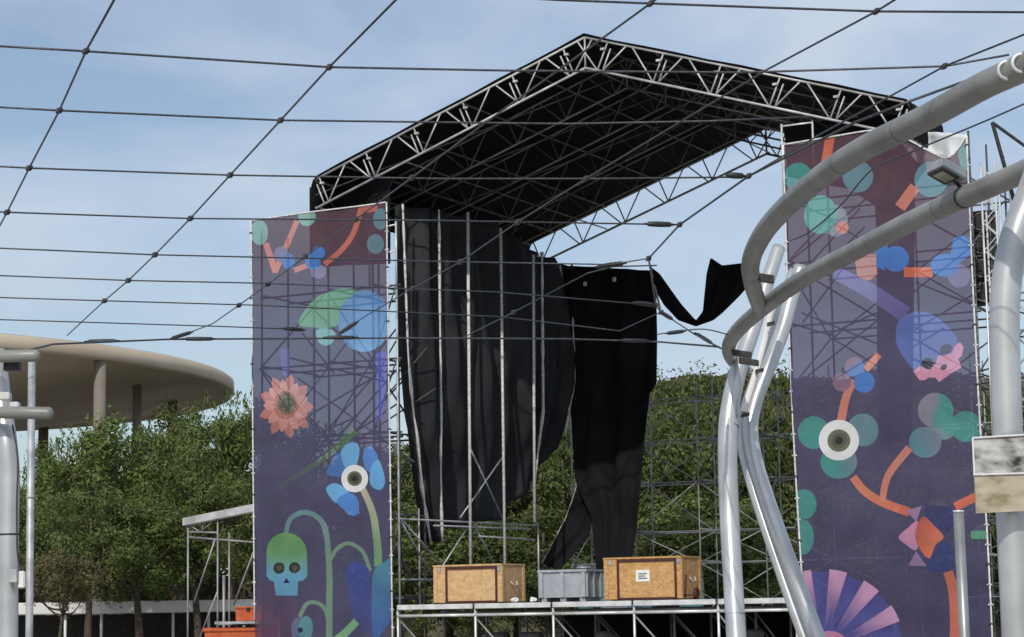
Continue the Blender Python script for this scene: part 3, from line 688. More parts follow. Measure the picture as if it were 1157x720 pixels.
# ------------------------------------------------------------------ printed banners
def circ(c, r, ry=None, n=28, rot=0):
    ry = ry or r; return [(c[0] + r * math.cos(a) * math.cos(rot) - ry * math.sin(a) * math.sin(rot), c[1] + r * math.cos(a) * math.sin(rot) + ry * math.sin(a) * math.cos(rot)) for a in (6.28318 * k / n + .01 for k in range(n))]
def stroke(pts, w, w2=None):
    p = [(v.x, v.y) for v in smooth_path([Vector((a, b, 0)) for a, b in pts], 5 if len(pts) > 2 else 1)]
    n = len(p); Ls, Rs = [], []
    for i in range(n):
        a = p[max(0, i - 1)]; b = p[min(n - 1, i + 1)]; dx, dy = b[0] - a[0], b[1] - a[1]; l = math.hypot(dx, dy) or 1
        ww = (w + ((w2 or w) - w) * i / (n - 1)) / 2; Ls.append((p[i][0] - dy / l * ww, p[i][1] + dx / l * ww)); Rs.append((p[i][0] + dy / l * ww, p[i][1] - dx / l * ww))
    return Ls + Rs[::-1]
def blob(pts):
    q = pts + pts[:1]; out = []
    n = len(pts)
    for i in range(n):
        p0, p1, p2, p3 = (Vector(pts[(i + k - 1) % n]) for k in range(4))
        for k in range(5):
            t = k / 5; v = .5 * ((2 * p1) + (p2 - p0) * t + (2 * p0 - 5 * p1 + 4 * p2 - p3) * t * t + (3 * p1 - p0 - 3 * p2 + p3) * t ** 3); out.append((v.x, v.y))
    return out
def flat(c): return lambda u, v: c
def grad(c1, c2, a, b):                # print gradient between two photo points
    ax, ay = a; dx, dy = b[0] - a[0], b[1] - a[1]; q = dx * dx + dy * dy
    def f(u, v):
        k = min(1, max(0, ((u - ax) * dx + (v - ay) * dy) / q)); return tuple(c1[i] + (c2[i] - c1[i]) * k for i in range(3))
    return f
def s2l(r, g_, b): return tuple(((c / 255) / 12.92 if c < 10 else (((c / 255) + .055) / 1.055) ** 2.4) for c in (r, g_, b))
BK = .74
def K(r, g_, b):
    c = s2l(r, g_, b); l = .3 * c[0] + .55 * c[1] + .15 * c[2]
    return tuple(min(.8, (x * .78 + l * .22) * BK) for x in c)
coral, mint, teal, blue, white = K(222, 122, 100), K(120, 178, 165), K(42, 150, 145), K(50, 125, 215), K(235, 235, 235)
orange, pink, navy, lil, gteal = K(225, 98, 55), K(220, 135, 175), K(45, 50, 120), K(130, 115, 165), K(95, 140, 155)
olive, dark = K(110, 105, 75), K(40, 38, 40)
def inside(poly, x, y):
    c = False; j = len(poly) - 1
    for i in range(len(poly)):
        xi, yi = poly[i]; xj, yj = poly[j]
        if (yi > y) != (yj > y) and x < (xj - xi) * (y - yi) / (yj - yi) + xi: c = not c
        j = i
    return c
def banner(label, outline, base, motifs, t, amp, seed, hemtop, ties=(), cell=9):
    rg = random.Random(seed)
    us = [p[0] for p in outline]; vs = [p[1] for p in outline]
    V, Ed = [], []
    def addpoly(poly):
        o = len(V); n = len(poly)
        for p in poly: V.append(Vector(p))
        for i in range(n): Ed.append((o + i, o + (i + 1) % n))
    dense = []
    for i in range(len(outline)):
        a, b = outline[i], outline[(i + 1) % len(outline)]; n = max(1, int(math.hypot(b[0] - a[0], b[1] - a[1]) / 10))
        for k in range(n): dense.append((a[0] + (b[0] - a[0]) * k / n, a[1] + (b[1] - a[1]) * k / n))
    addpoly(dense)
    for poly, cf in motifs: addpoly(poly)
    y = min(vs)
    while y < max(vs):
        x = min(us)
        while x < max(us):
            q = (x + rg.uniform(-2, 2), y + rg.uniform(-2, 2))
            if inside(outline, *q): V.append(Vector(q))
            x += cell
        y += cell
    r = delaunay_2d_cdt(V, Ed, [], 0, 1e-4)
    vo, fo = r[0], r[2]
    boxes = [(min(p[0] for p in m_[0]), max(p[0] for p in m_[0]), min(p[1] for p in m_[0]), max(p[1] for p in m_[0])) for m_ in motifs]
    faces, cols = [], []
    for f in fo:
        cx = sum(vo[i].x for i in f) / len(f); cy = sum(vo[i].y for i in f) / len(f)
        if not inside(outline, cx, cy): continue
        cf = base
        for k in range(len(motifs) - 1, -1, -1):
            bx = boxes[k]
            if bx[0] <= cx <= bx[1] and bx[2] <= cy <= bx[3] and inside(motifs[k][0], cx, cy): cf = motifs[k][1]; break
        faces.append(tuple(f)); cols.append([cf(vo[i].x, vo[i].y) for i in f])
    L0 = FT((min(us) + max(us)) / 2, max(vs), t)
    verts = []
    ph = rg.uniform(0, 6)
    for p in vo:
        w = FT(p.x, p.y, t); s_ = (w - O0).dot(E1); z_ = w.z
        k = amp * (.6 * math.sin(z_ * 1.9 + .7 * math.sin(s_ * 1.7) + ph) + .5 * math.sin(s_ * 2.3 + z_ * .6 + ph * 2) + .25 * math.sin(z_ * 5.1 + s_ * 2.2) + .2 * math.sin(s_ * 6 - z_ * 1.2))
        verts.append(w - E2 * (k + amp) - L0)
    me = bpy.data.meshes.new('banner_sheet'); me.from_pydata(verts, [], faces); me.materials.append(M['print'])
    at = me.color_attributes.new('print', 'FLOAT_COLOR', 'CORNER'); i = 0
    for pl, cl in zip(me.polygons, cols):
        pl.use_smooth = True
        for li, c in zip(pl.loop_indices, cl): at.data[li].color = (*c, 1)
    root = thing('printed_banner', label, 'banner', L0, 'printed mesh banners on the stage towers')
    o = bpy.data.objects.new('banner_sheet', me); COL.objects.link(o); o.parent = root
    for nm, pth in hemtop:
        pts = [FT(a, b, t) - E2 * (amp * 1.2 + .01) for a, b in pth]
        obj(nm, G().tube(smooth_path(pts, 5), .02, 6), M['webbing'], root, smooth=True)
    for pth, step in ties:
        a = Vector((*pth[0], 0)); b = Vector((*pth[-1], 0)); n = int((b - a).length / step)
        for k in range(n):
            q = lerp_path(pth, (k + .5) / n); w = FT(q[0], q[1], t) - E2 * (amp * 1.2 + .015)
            obj('lashing', G().tube([w - E1 * .05, w + Vector((0, 0, .03)) - E2 * .02, w + E1 * .05], .016, 5), M['webbing'] if k % 3 else M['clamp'], root)
    return root
def baseL(u, v):
    a = K(96, 62, 78); b = K(78, 74, 112); c = K(98, 62, 96); k = min(1, max(0, (v - 270) / 90)); k2 = min(1, max(0, (v - 650) / 60)) * min(1, max(0, (370 - u) / 60))
    x = tuple(a[i] + (b[i] - a[i]) * k for i in range(3)); return tuple(x[i] + (c[i] - x[i]) * k2 for i in range(3))
mL = []
def add(m_, poly, cf): m_.append((poly, cf if callable(cf) else flat(cf)))
add(mL, circ((294, 263), 10, 14), mint); add(mL, circ((348, 245), 10, 11), mint)
add(mL, stroke([(337, 250), (324, 281)], 6), coral); add(mL, stroke([(301, 275), (312, 308)], 7), coral); add(mL, stroke([(324, 279), (311, 308)], 6), coral)
add(mL, circ((319, 288), 9), lil); add(mL, circ((327, 296), 7.5, 9), blue)
add(mL, stroke([(333, 306), (352, 299)], 6), coral)
add(mL, circ((361, 307), 8.5), lil); add(mL, circ((355, 296), 9), blue); add(mL, circ((362, 286), 7), blue)
add(mL, stroke([(368, 299), (387, 283), (401, 262), (409, 236)], 6), K(215, 105, 80)); add(mL, stroke([(408, 238), (428, 236)], 7), K(205, 95, 85))
add(mL, circ((432, 248), 9, 12), gteal); add(mL, circ((425, 276), 10, 11), gteal)
add(mL, stroke([(432, 398), (431, 440), (428, 475)], 14, 5), K(85, 85, 185)); add(mL, stroke([(322, 395), (324, 425)], 12, 7), K(95, 90, 165))
add(mL, blob([(338, 366), (346, 349), (360, 336), (376, 329), (396, 327), (388, 345), (390, 360), (376, 370), (352, 370)]), K(95, 165, 125))
add(mL, circ((412, 363), 29, 35), grad(K(50, 120, 190), K(95, 165, 225), (412, 328), (412, 398)))
add(mL, blob([(376, 329), (392, 326), (402, 330), (388, 342), (381, 336)]), K(85, 155, 120))
add(mL, blob([(358, 374), (370, 371), (380, 378), (374, 390), (362, 388)]), K(110, 185, 180))
petals = []
for ring, (r0, r1, cc, off) in enumerate(((20, 34, K(214, 118, 112), .2), (17, 28, K(232, 148, 138), .55))):
    pp = []
    for k in range(9):
        a = k * 6.28318 / 9 + off
        for (da, rr) in ((-.34, r0), (-.16, (r0 + r1) / 2 + 2), (0, r1), (.16, (r0 + r1) / 2 + 2)): pp.append((324 + rr * math.sin(a + da) * .92, 459 - rr * math.cos(a + da) * 1.08))
    add(mL, pp, grad(cc, tuple(x * .72 for x in cc), (318, 430), (330, 495)))
add(mL, circ((323, 458), 14, 16), K(195, 105, 95)); add(mL, circ((324, 456), 10.5, 12.5), K(120, 100, 75)); add(mL, circ((324, 457), 6, 8), K(88, 90, 70))
add(mL, stroke([(402, 486), (370, 515), (313, 553)], 10, 5), grad(K(80, 115, 85), K(82, 78, 104), (390, 495), (312, 555)))
pb_ = [K(80, 170, 235), K(45, 125, 215)]
add(mL, blob([(369, 533), (380, 514), (391, 512), (396, 530), (388, 538), (374, 538)]), K(55, 120, 200)); add(mL, blob([(386, 510), (394, 501), (404, 501), (407, 512), (403, 528), (394, 532), (388, 522)]), K(88, 178, 238))
add(mL, blob([(411, 519), (413, 507), (420, 505), (428, 517), (428, 530), (417, 533)]), K(62, 135, 220)); add(mL, blob([(421, 528), (429, 520), (436, 538), (436, 548), (430, 554), (420, 547)]), K(85, 175, 238))
add(mL, blob([(369, 553), (379, 546), (395, 555), (392, 566), (380, 568)]), K(90, 178, 238)); add(mL, blob([(382, 566), (394, 557), (405, 563), (407, 579), (399, 583), (390, 576)]), K(60, 138, 222))
add(mL, stroke([(411, 552), (423, 580), (427, 612), (428, 640)], 7, 9), grad(K(190, 180, 150), K(105, 165, 110), (412, 556), (427, 630)))
add(mL, circ((402, 541), 15.5), white); add(mL, circ((402, 541), 8.5), olive); add(mL, circ((402, 541), 6), K(78, 74, 55)); add(mL, circ((402, 541), 3), dark)
st = K(110, 155, 125); st2 = K(100, 145, 150)
add(mL, stroke([(324, 604), (329, 587), (344, 579), (360, 585), (369, 602), (372, 640), (373, 735)], 5, 7), grad(st2, st, (330, 585), (372, 640)))
add(mL, stroke([(374, 632), (382, 620), (395, 614), (411, 624), (419, 645)], 4.5), st)
add(mL, stroke([(340, 697), (347, 683), (358, 681), (369, 690), (373, 714)], 4.5), st)
add(mL, [(302, 651)] + [(324.5 + 22.8 * math.sin(a), 624 - 22 * math.cos(a)) for a in (-1.57 + k * 3.14 / 16 for k in range(17))] + [(347.5, 651), (343, 656), (338, 657), (337.5, 673), (312.6, 673), (310.4, 657), (306, 656)],
    grad(K(98, 165, 92), K(82, 165, 205), (325, 628), (325, 652)))
add(mL, circ((316, 642), 6.5), K(45, 50, 45)); add(mL, circ((316, 642), 3.2), K(85, 75, 62)); add(mL, circ((333.5, 641.6), 6.3), K(45, 50, 45)); add(mL, circ((334, 641.6), 3.2), K(85, 75, 62)); add(mL, [(325, 653), (329, 659), (321, 659)], K(30, 40, 70))
add(mL, blob([(391, 650), (394, 640), (401, 635), (410, 637), (418, 645), (421, 672), (421, 718), (408, 708), (397, 686)]), grad(K(55, 75, 165), K(70, 75, 140), (400, 640), (408, 712)))
add(mL, blob([(422, 652), (426, 641), (434, 636), (446, 632), (446, 690), (436, 712), (425, 722), (421, 700), (421, 675)]), grad(K(60, 135, 170), K(50, 100, 175), (430, 640), (430, 712)))
add(mL, stroke([(404, 702), (392, 714), (380, 724)], 9), K(115, 180, 125))
add(mL, circ((340, 712), 9, 15), K(95, 110, 150)); add(mL, circ((347, 710), 8, 14), K(75, 150, 160)); add(mL, circ((341, 712), 3), K(40, 45, 60))
outL = [(285, 250), (310, 246), (345, 241), (380, 237), (410, 233), (437, 229), (438.5, 350), (441, 520), (444, 740), (445, 752), (290, 758), (289, 700), (287, 480)]
banner('tall purple mesh banner printed with a green skull and flowers on the left tower', outL, baseL, mL, 0.0, .035, 1,
    [('hem', [(285, 250), (345, 241), (410, 233), (437, 229)]), ('hem', [(438, 229), (439.5, 350), (442, 520), (445, 740)]), ('hem', [(285, 250), (287, 480), (289, 700)])], ties=(([(285, 252), (287, 480), (289, 720)], 24), ([(438, 232), (439.5, 350), (442, 520), (445, 740)], 20)))
def baseR(u, v):
    a = K(94, 58, 76); b = K(80, 73, 112); c = K(72, 66, 106); k = min(1, max(0, (v - 210) / 160)); k2 = min(1, max(0, (v - 520) / 150))
    x = tuple(a[i] + (b[i] - a[i]) * k for i in range(3)); return tuple(x[i] + (c[i] - x[i]) * k2 for i in range(3))
mR = []
add(mR, stroke([(939, 152), (933, 190)], 11), orange)
add(mR, circ((902, 200), 16), teal); add(mR, circ((970, 200), 17, 18), gteal); add(mR, circ((945, 250), 14, 18), K(130, 140, 155)); add(mR, circ((928, 243), 19, 22), K(75, 165, 155))
add(mR, circ((1052, 203), 19, 20), K(90, 150, 165)); add(mR, circ((1093, 170), 10, 24), K(85, 165, 165))
add(mR, stroke([(1034, 211), (1017, 235)], 13), coral); add(mR, circ((953, 258), 7), coral)
add(mR, [(966, 288), (992, 288), (992, 310), (984, 317), (970, 318)], K(205, 130, 120))
add(mR, [(991, 272), (1004, 274), (1004, 296), (1000, 306), (991, 302)], blue); add(mR, circ((1013, 293), 15, 14.5), blue)
add(mR, stroke([(1022, 308), (1054, 308)], 11), orange)
add(mR, circ((1084, 312), 13), lil); add(mR, circ((1068, 300), 16, 13), K(58, 130, 215)); add(mR, [(1074, 290), (1078, 270), (1088, 266), (1096, 270), (1097, 288), (1082, 300)], blue)
add(mR, stroke([(944, 308), (985, 330), (1024, 356)], 15, 19), grad(K(120, 115, 185), K(105, 95, 160), (944, 308), (1022, 352)))
add(mR, blob([(1013, 385), (1016, 363), (1032, 353), (1050, 354), (1068, 366), (1082, 385), (1076, 400), (1055, 410), (1038, 420), (1022, 404)]), K(88, 110, 190))
add(mR, [(1033, 420), (1040, 414), (1046, 416), (1052, 418), (1058, 410), (1060, 402), (1068, 402), (1076, 399), (1079, 391), (1085, 387), (1089, 392), (1087, 402), (1083, 406), (1087, 415), (1074, 423), (1062, 432), (1058, 427), (1050, 427), (1046, 430), (1040, 430)], K(225, 140, 180))
add(mR, circ((1048.5, 411), 6.5), K(40, 42, 62)); add(mR, circ((1069, 395), 7.5, 5.5, rot=-.5), K(62, 62, 88)); add(mR, circ((1067, 415), 4, 3, rot=-.5), K(60, 35, 55))
add(mR, stroke([(994, 401), (979, 418)], 8), K(225, 125, 75))
add(mR, stroke([(966, 430), (957, 448), (950, 478)], 8, 10), coral)
add(mR, circ((952, 432), 10.5), K(145, 108, 140)); add(mR, circ((977, 432), 12), blue); add(mR, circ((966, 415), 11), grad(K(150, 105, 135), blue, (965, 410), (968, 414)))
add(mR, circ((920, 489), 17.5, 18.5), teal); add(mR, circ((975, 486), 18, 18.5), gteal); add(mR, circ((948, 522), 20.5, 19), grad(teal, gteal, (945, 520), (960, 520)))
add(mR, circ((948, 497.5), 22.5, 23), white); add(mR, circ((948, 498), 12.8), K(112, 112, 88)); add(mR, circ((948, 498), 8.5), K(92, 90, 70)); add(mR, circ((948, 498), 4.5), dark)
add(mR, stroke([(964, 539), (977, 555), (998, 568), (1028, 579)], 9, 10), grad(K(225, 120, 80), orange, (970, 545), (1025, 578))); add(mR, stroke([(997, 566), (1004, 537), (1028, 506)], 7, 9), coral)
add(mR, circ((1067, 482), 15), K(110, 150, 160)); add(mR, circ((1046, 500), 18.5, 17.5), grad(K(85, 140, 160), K(125, 130, 158), (1040, 500), (1062, 492))); add(mR, circ((1058, 464), 20), grad(K(140, 130, 155), teal, (1055, 464), (1060, 465))); add(mR, circ((1092, 482), 17.5), teal)
add(mR, stroke([(1062, 470), (1080, 488)], 16), K(55, 155, 150))
add(mR, circ((909, 570), 15, 17), teal); add(mR, circ((908, 607), 13, 20), K(50, 148, 142))
add(mR, stroke([(1080, 573), (1104, 561)], 10), orange)
add(mR, [(1046, 570), (1075, 573), (1080, 590), (1070, 606), (1058, 598), (1045, 584)], K(58, 62, 120)); add(mR, [(1068, 609), (1078, 620), (1078, 640), (1064, 648), (1048, 645), (1052, 630)], K(52, 62, 130))
add(mR, [(1024, 577), (1042, 572), (1036, 590)], K(165, 125, 180)); add(mR, [(1027, 639), (1036, 623), (1048, 640)], K(150, 112, 165))
add(mR, blob([(1016, 607), (1026, 597), (1037, 589), (1040, 606), (1036, 622), (1024, 615)]), grad(K(225, 130, 175), K(190, 130, 175), (1030, 590), (1025, 620)))
add(mR, blob([(1043, 584), (1056, 594), (1067, 607), (1058, 616), (1051, 631), (1040, 620), (1035, 603)]), grad(K(200, 80, 55), K(235, 110, 55), (1040, 600), (1062, 608)))
add(mR, stroke([(1072, 646), (1078, 668), (1080, 700), (1079, 740)], 11, 13), K(215, 100, 68))
fc = (930, 736)
for k in range(8):
    a0 = R_(-46 + 25.5 * (k - 1))
    def wedge(a0, a1, r0, r1): return [(fc[0] + r1 * math.sin(a0 + (a1 - a0) * i / 5), fc[1] - r1 * math.cos(a0 + (a1 - a0) * i / 5)) for i in range(6)] + [(fc[0] + r0 * math.sin(a1), fc[1] - r0 * math.cos(a1)), (fc[0] + r0 * math.sin(a0), fc[1] - r0 * math.cos(a0))]
    am = a0 + R_(6); 
    add(mR, wedge(a0 + R_(12.5), a0 + R_(25.6), 20, 90), K(74, 76, 158))
    p0 = (fc[0] + 42 * math.sin(am), fc[1] - 42 * math.cos(am)); p1 = (fc[0] + 80 * math.sin(am), fc[1] - 80 * math.cos(am))
    add(mR, wedge(a0, a0 + R_(12.5), 20, 93), grad(K(74, 76, 158), K(215, 150, 195), p0, p1))
add(mR, circ((938, 734), 24, 21), K(205, 120, 165))
add(mR, [(1098, 600), (1116, 600), (1116, 609), (1098, 609)], K(75, 170, 130))
outR = [(886, 164), (935, 156), (985, 148), (1005, 150), (1030, 160), (1052, 172), (1074, 178), (1086, 166), (1093, 154), (1094, 200), (1099, 300), (1107, 460), (1116, 600), (1123, 740), (1124, 760), (914, 765), (912, 720), (905, 620), (897, 480), (891, 330)]
def clipR(m_): return m_
banner('tall purple mesh banner printed with an eyeball flower and pink fan on the right tower', outR, baseR, mR, 0.0, .035, 2,
    [('hem', [(886, 164), (935, 156), (985, 148), (1005, 150), (1030, 160), (1052, 172), (1074, 178), (1093, 154)]), ('hem', [(886, 164), (891, 330), (897, 480), (905, 620), (912, 720)]), ('hem', [(1093, 154), (1099, 300), (1107, 460), (1116, 600), (1123, 740)])], ties=(([(886, 166), (891, 330), (897, 480), (905, 620), (912, 720)], 24), ([(1093, 154), (1099, 300), (1107, 460), (1116, 600), (1123, 740)], 22)))
# white tarpaulin at top right
Lp = [(1010, 146), (1022, 166), (1036, 184)]; Rp = [(1093, 152), (1092, 178), (1090, 200)]
tp = obj('white_tarpaulin', ruled(Lp, Rp, lambda u, v: FT(u, v, .9), E2, 24, 10, .06, 2.2, 1.0, .1), M['white_pvc'], smooth=True, loc=FT(1050, 190, .9))
tp.modifiers.new('thick', 'SOLIDIFY').thickness = .008
tag(tp, 'white tarpaulin sagging behind the top of the right banner', 'tarpaulin')

# ------------------------------------------------------------------ left side frame with white beam and orange boxes
sf = thing('low_scaffold', 'small open scaffold frame with a white sloping beam left of the left tower', 'scaffold', FT(245, 720, 1.6))
q = lambda u, v, t=1.6: FT(u, v, t)
a, b = q(209, 590), q(289, 574); ax = (b - a) / 2
obj('top_beam', G().box((a + b) / 2, ax, E2 * .12, (0, 0, .10)), M['truss_front'], sf, bevel=.01)
for (u, v0, r) in ((212.5, 592, .025), (246, 585, .025), (259, 602, .024)): 
    p = q(u, v0); rod('standard', p, (p.x, p.y, 0), r, M['scaff'], sf)
rod('standard', q(253, 650), (q(253, 690).x, q(253, 690).y, 0), .04, M['scaff'], sf)
for (a, b, r) in (((213, 607), (288, 613), .028), ((214, 601), (246, 602), .025), ((215, 594), (226, 601), .018), ((226, 601), (240, 590), .018), ((229, 592), (229, 601), .016), ((243, 610), (219, 681), .026), ((288, 620), (264, 684), .026), ((246, 668), (226, 720), .026), ((246, 706), (288, 705), .025)):
    rod('rail', q(*a), q(*b), r, M['scaff'], sf)
def obox(label, u0, u1, v0, v1, t, dep, group):
    p = FT(u0, v1, t); r = FT(u1, v0, t); sa_, sb_ = (p - O0).dot(E1), (r - O0).dot(E1); za, zb = p.z, r.z
    o = thing('orange_box', label, 'box', S((sa_ + sb_) / 2, t, za), group)
    obj('body', G().sbox(sa_, sb_, t, t + dep, za, zb - .06), M['orange'], o, bevel=.015)
    obj('lid', G().sbox(sa_ - .02, sb_ + .02, t - .02, t + dep + .02, zb - .06, zb), M['orange'], o, bevel=.015)
    obj('latch', G().sbox((sa_ + sb_) / 2 - .05, (sa_ + sb_) / 2 + .05, t - .04, t - .021, zb - .12, zb - .03), M['dark'], o)
    return sa_, sb_, za, zb
s_a, s_b, z_a, z_b = obox('small orange plastic box on the grey shelf beside the left banner', 266, 296, 685, 702, 1.0, .5, 'orange boxes beside the left tower')
obj_sh = tag(obj('shelf', G().sbox(s_a - .5, s_b + .05, .8, 1.75, z_a - .07, z_a - .003), M['galv'], loc=S(s_a, 1.2, 0)), 'grey shelf between the two orange boxes beside the left banner', 'shelf')
zc = z_a - .16
p = FT(232, 707, 1.0); r = FT(296, 707, 1.0); sa_, sb_ = (p - O0).dot(E1), (r - O0).dot(E1)
o = thing('orange_box', 'long orange plastic bin on the ground under the grey shelf', 'box', S((sa_ + sb_) / 2, 1.2, 0), 'orange boxes beside the left tower')
obj('body', G().sbox(sa_, sb_, .95, 1.7, .05, zc - .1), M['orange'], o, bevel=.02); obj('lid', G().sbox(sa_ - .03, sb_ + .03, .91, 1.74, zc - .1, zc), M['orange'], o, bevel=.02)
for k in (.3, .7): obj('foot', G().sbox(sa_ + (sb_ - sa_) * k - .1, sa_ + (sb_ - sa_) * k + .1, 1.0, 1.6, 0, .05), M['dark'], o)
for k in (0.02, .98): rod('leg', S(s_a - .5 + (s_b + .55 - s_a) * k, 1.72, 0), S(s_a - .5 + (s_b + .55 - s_a) * k, 1.72, z_a - .07), .02, M['galv'], obj_sh)

# ------------------------------------------------------------------ tubular steel canopy frame (foreground right)
fr = thing('tubular_steel_frame', 'large bent tubular steel canopy frame with two curved arms at the right', 'steel frame', P(870, 720, 19))
def path3(l, n=8): return smooth_path([P(u, v, y) for (u, v, y) in l], n)
ZN = EYE + 3.2                        # the arms lie level, in the plane of the cable net
pathz = lambda l, n=8: smooth_path([PZ(u, v, ZN) for (u, v) in l], n)
upper = pathz([(1245, 32), (1157, 76), (1111, 97), (1050, 131), (967, 173), (911, 213), (872, 251), (854, 279), (848, 299), (849, 315), (853, 331), (859, 348)])
obj('curved_arm', G().tube(upper, .088, 24), M['tube'], fr, smooth=True)
lower = pathz([(1260, 146), (1157, 194), (1078, 228), (1022, 254), (967, 283), (911, 313), (867, 344), (835, 372), (824, 389), (825, 402), (832, 411), (841, 417)])
obj('curved_arm', G().tube(lower, .088, 24), M['tube'], fr, smooth=True)
def ground_ext(l):
    p = P(*l[-1]); q2 = P(*l[-2]); d = p - q2; k = p.z / max(.01, -d.z); return p + d * k
mA = [(880, 280, 28.55), (864, 328, 28.30), (850, 373, 28.18), (834, 420, 27.94), (825, 460, 27.82), (822, 503, 27.69), (824, 580, 27.57), (829, 670, 27.33), (832, 720, 27.21)]
mB = [(905, 302, 28.91), (893, 340, 28.79), (884, 373, 28.67), (866, 420, 28.43), (853, 455, 28.30), (848, 487, 28.18), (855, 527, 28.06), (875, 588, 27.82), (905, 670, 27.57), (922, 716, 27.45)]
mB2 = [(897, 306, 29.28), (884, 345, 29.16), (874, 378, 29.04), (856, 424, 28.79), (843, 460, 28.67), (838, 490, 28.55), (845, 530, 28.43), (864, 592, 28.18), (892, 674, 27.94), (908, 718, 27.82)]
for l, r in ((mA, 0), (mB, .101), (mB2, .075)):
    pts = path3(l, 6); e = ground_ext(l); pts.append(Vector((e.x, e.y, 0)))
    rr = r or [min(.125, .088 + .0014 * i) for i in range(len(pts))]
    obj('mast', G().tube(pts, rr, 28), M['post'], fr, smooth=True)
obj('tie_plate', G().tube([P(873, 343, 27.94), P(864, 384, 27.88), P(855, 418, 27.82), P(840, 466, 27.69)], .043, 8), M['white_wall'], fr)
for (u, v) in ((868, 366), (855, 419), (839, 469)):
    obj('bracket', G().box(P(u + 3, v, 27.7), (.05, 0, .01), (0, .05, 0), (0, 0, .022)), M['clamp'], fr)
for (l, f, rr) in ((mA, .60, .1265), (mA, .88, .1265)):
    i = int(f * (len(l) - 1)); p = (P(*l[i]) * .5 + P(*l[i + 1]) * .5); d = (P(*l[i + 1]) - P(*l[i])).normalized()
    obj('joint_band', G().tube([p - d * .006, p + d * .006], rr, 24), M['scaff_dark'], fr, smooth=True)
for (u, v, y, d2) in ((828, 404, 26.6, 1), (836, 413, 27.0, 1), (850, 318, 21.0, 1)):
    p = P(u + 10, v - 4, y); obj('clamp', G().box(p, (.12, 0, -.02), (0, .06, 0), (0.0, 0, .035)), M['clamp'], fr)
for pth, idx in ((upper, (34,)), (lower, (18,)), (upper, (27,)), (lower, (48,))):
    for i in idx:
        p = pth[i]; d = (pth[i + 1] - pth[i]).normalized(); obj('weld_seam', G().tube([p - d * .004, p + d * .004], .0888, 24), M['scaff_dark'], fr, smooth=True)
for k in (0, 1):                     # eye rings at the upper arm
    c = PZ(1134 + 16 * k, 84 - 8 * k, ZN)
    obj('cable_eye', G().tube([c + Vector((.055 * math.cos(a * .3491), -.1, .055 * math.sin(a * .3491))) for a in range(19)], .012, 6, False), M['galv_bright'], fr, smooth=True)
mC = [(1190, 150, 14.2), (1168, 212, 14.3), (1146, 272, 14.3), (1136, 335, 14.3), (1136, 420, 14.3), (1142, 560, 14.3), (1149, 712, 14.3)]
pts = path3(mC, 6); e = ground_ext(mC); pts.append(Vector((e.x, e.y, 0)))
pc = obj('mast', G().tube(pts, .1, 28), M['post'], fr, smooth=True)

# floodlight on lower arm
fl = thing('floodlight', 'grey rectangular floodlight mounted on the lower curved steel arm', 'floodlight', P(1080, 205, 17))
c0 = P(1066.5, 199, 16.9)
e1 = (P(1084, 200, 16.92) - P(1066, 189.5, 16.70)) * .5; e2 = (P(1066, 189.5, 16.70) - P(1050, 197, 16.9)) * .5
nf = e1.cross(e2).normalized(); nf = nf if nf.z < 0 else -nf
obj('housing', G().box(c0 - nf * .045 + e1 * .3, e1 * 1.45, e2 * 1.25, nf * .04), M['lampbody'], fl, bevel=.01)
obj('bezel', G().box(c0 - nf * .002, e1 * 1.08, e2 * 1.12, nf * .006), M['clamp'], fl)
obj('lens', G().box(c0 + nf * .006, e1 * .78, e2 * .68, nf * .004), M['glass'], fl)
rod('bracket', c0 + e1 * .9 - nf * .03, PZ(1092, 219, ZN + .05), .018, M['clamp'], fl)
obj('strap', G().tube([PZ(1091, 222.4, ZN), PZ(1089, 223.3, ZN)], .0915, 24), M['clamp'], fl, smooth=True)

# notice boards on right post
def board(label, c4, m, th, name):
    g = G(); f = [P(u, v, y) for (u, v, y) in c4]; bk = [p + Vector((0.0, th, 0)) for p in f]
    g.add(f + bk, [(0, 1, 2, 3), (7, 6, 5, 4), (0, 4, 5, 1), (1, 5, 6, 2), (2, 6, 7, 3), (3, 7, 4, 0)])
    return g
nb = thing('notice_board', 'two-part notice board strapped to the silver post at the right edge', 'notice board', P(1130, 580, 14.1))
obj('upper_sheet', board('', [(1099, 495, 14.0), (1166, 491, 14.1), (1167, 534, 14.1), (1101, 536, 14.0)], M['notice_a'], .02, ''), M['notice_a'], nb)['label'] = 'black and white weathered upper sheet'
obj('lower_sheet', board('', [(1101, 538, 13.98), (1167, 536.5, 14.08), (1168, 577, 14.08), (1103, 580, 13.98)], M['notice_b'], .02, ''), M['notice_b'], nb)['label'] = 'faded beige lower sheet'
g = G()
for (a, b) in (((1099, 495, 13.99), (1166, 491, 14.09)), ((1100, 536.6, 13.97), (1167, 534.6, 14.07)), ((1099, 495, 13.99), (1101, 536, 13.99))): g.tube([P(*a), P(*b)], .006, 6)
obj('frame', g, M['label'], nb)
for v in (510, 560):
    p = P(1142, v, 14.3); obj('strap', G().tube([p - Vector((0, 0, .02)), p + Vector((0, 0, .02))], .106, 24), M['clamp'], nb, smooth=True)
# short grey pole
p = P(1083, 579, 13.2); q2 = P(1090, 720, 13.2); d = (q2 - p); e = p + d * (p.z / -d.z)
sp = thing('grey_pole', 'short grey pipe pole in front of the right banner', 'pole', e)
obj('pipe', G().tube([p, (p + e) / 2, e], .032, 16), M['grey_pipe'], sp, smooth=True)
obj('end_cap', G().tube([p, p + Vector((0, 0, .012))], .034, 16), M['galv_bright'], sp, smooth=True)

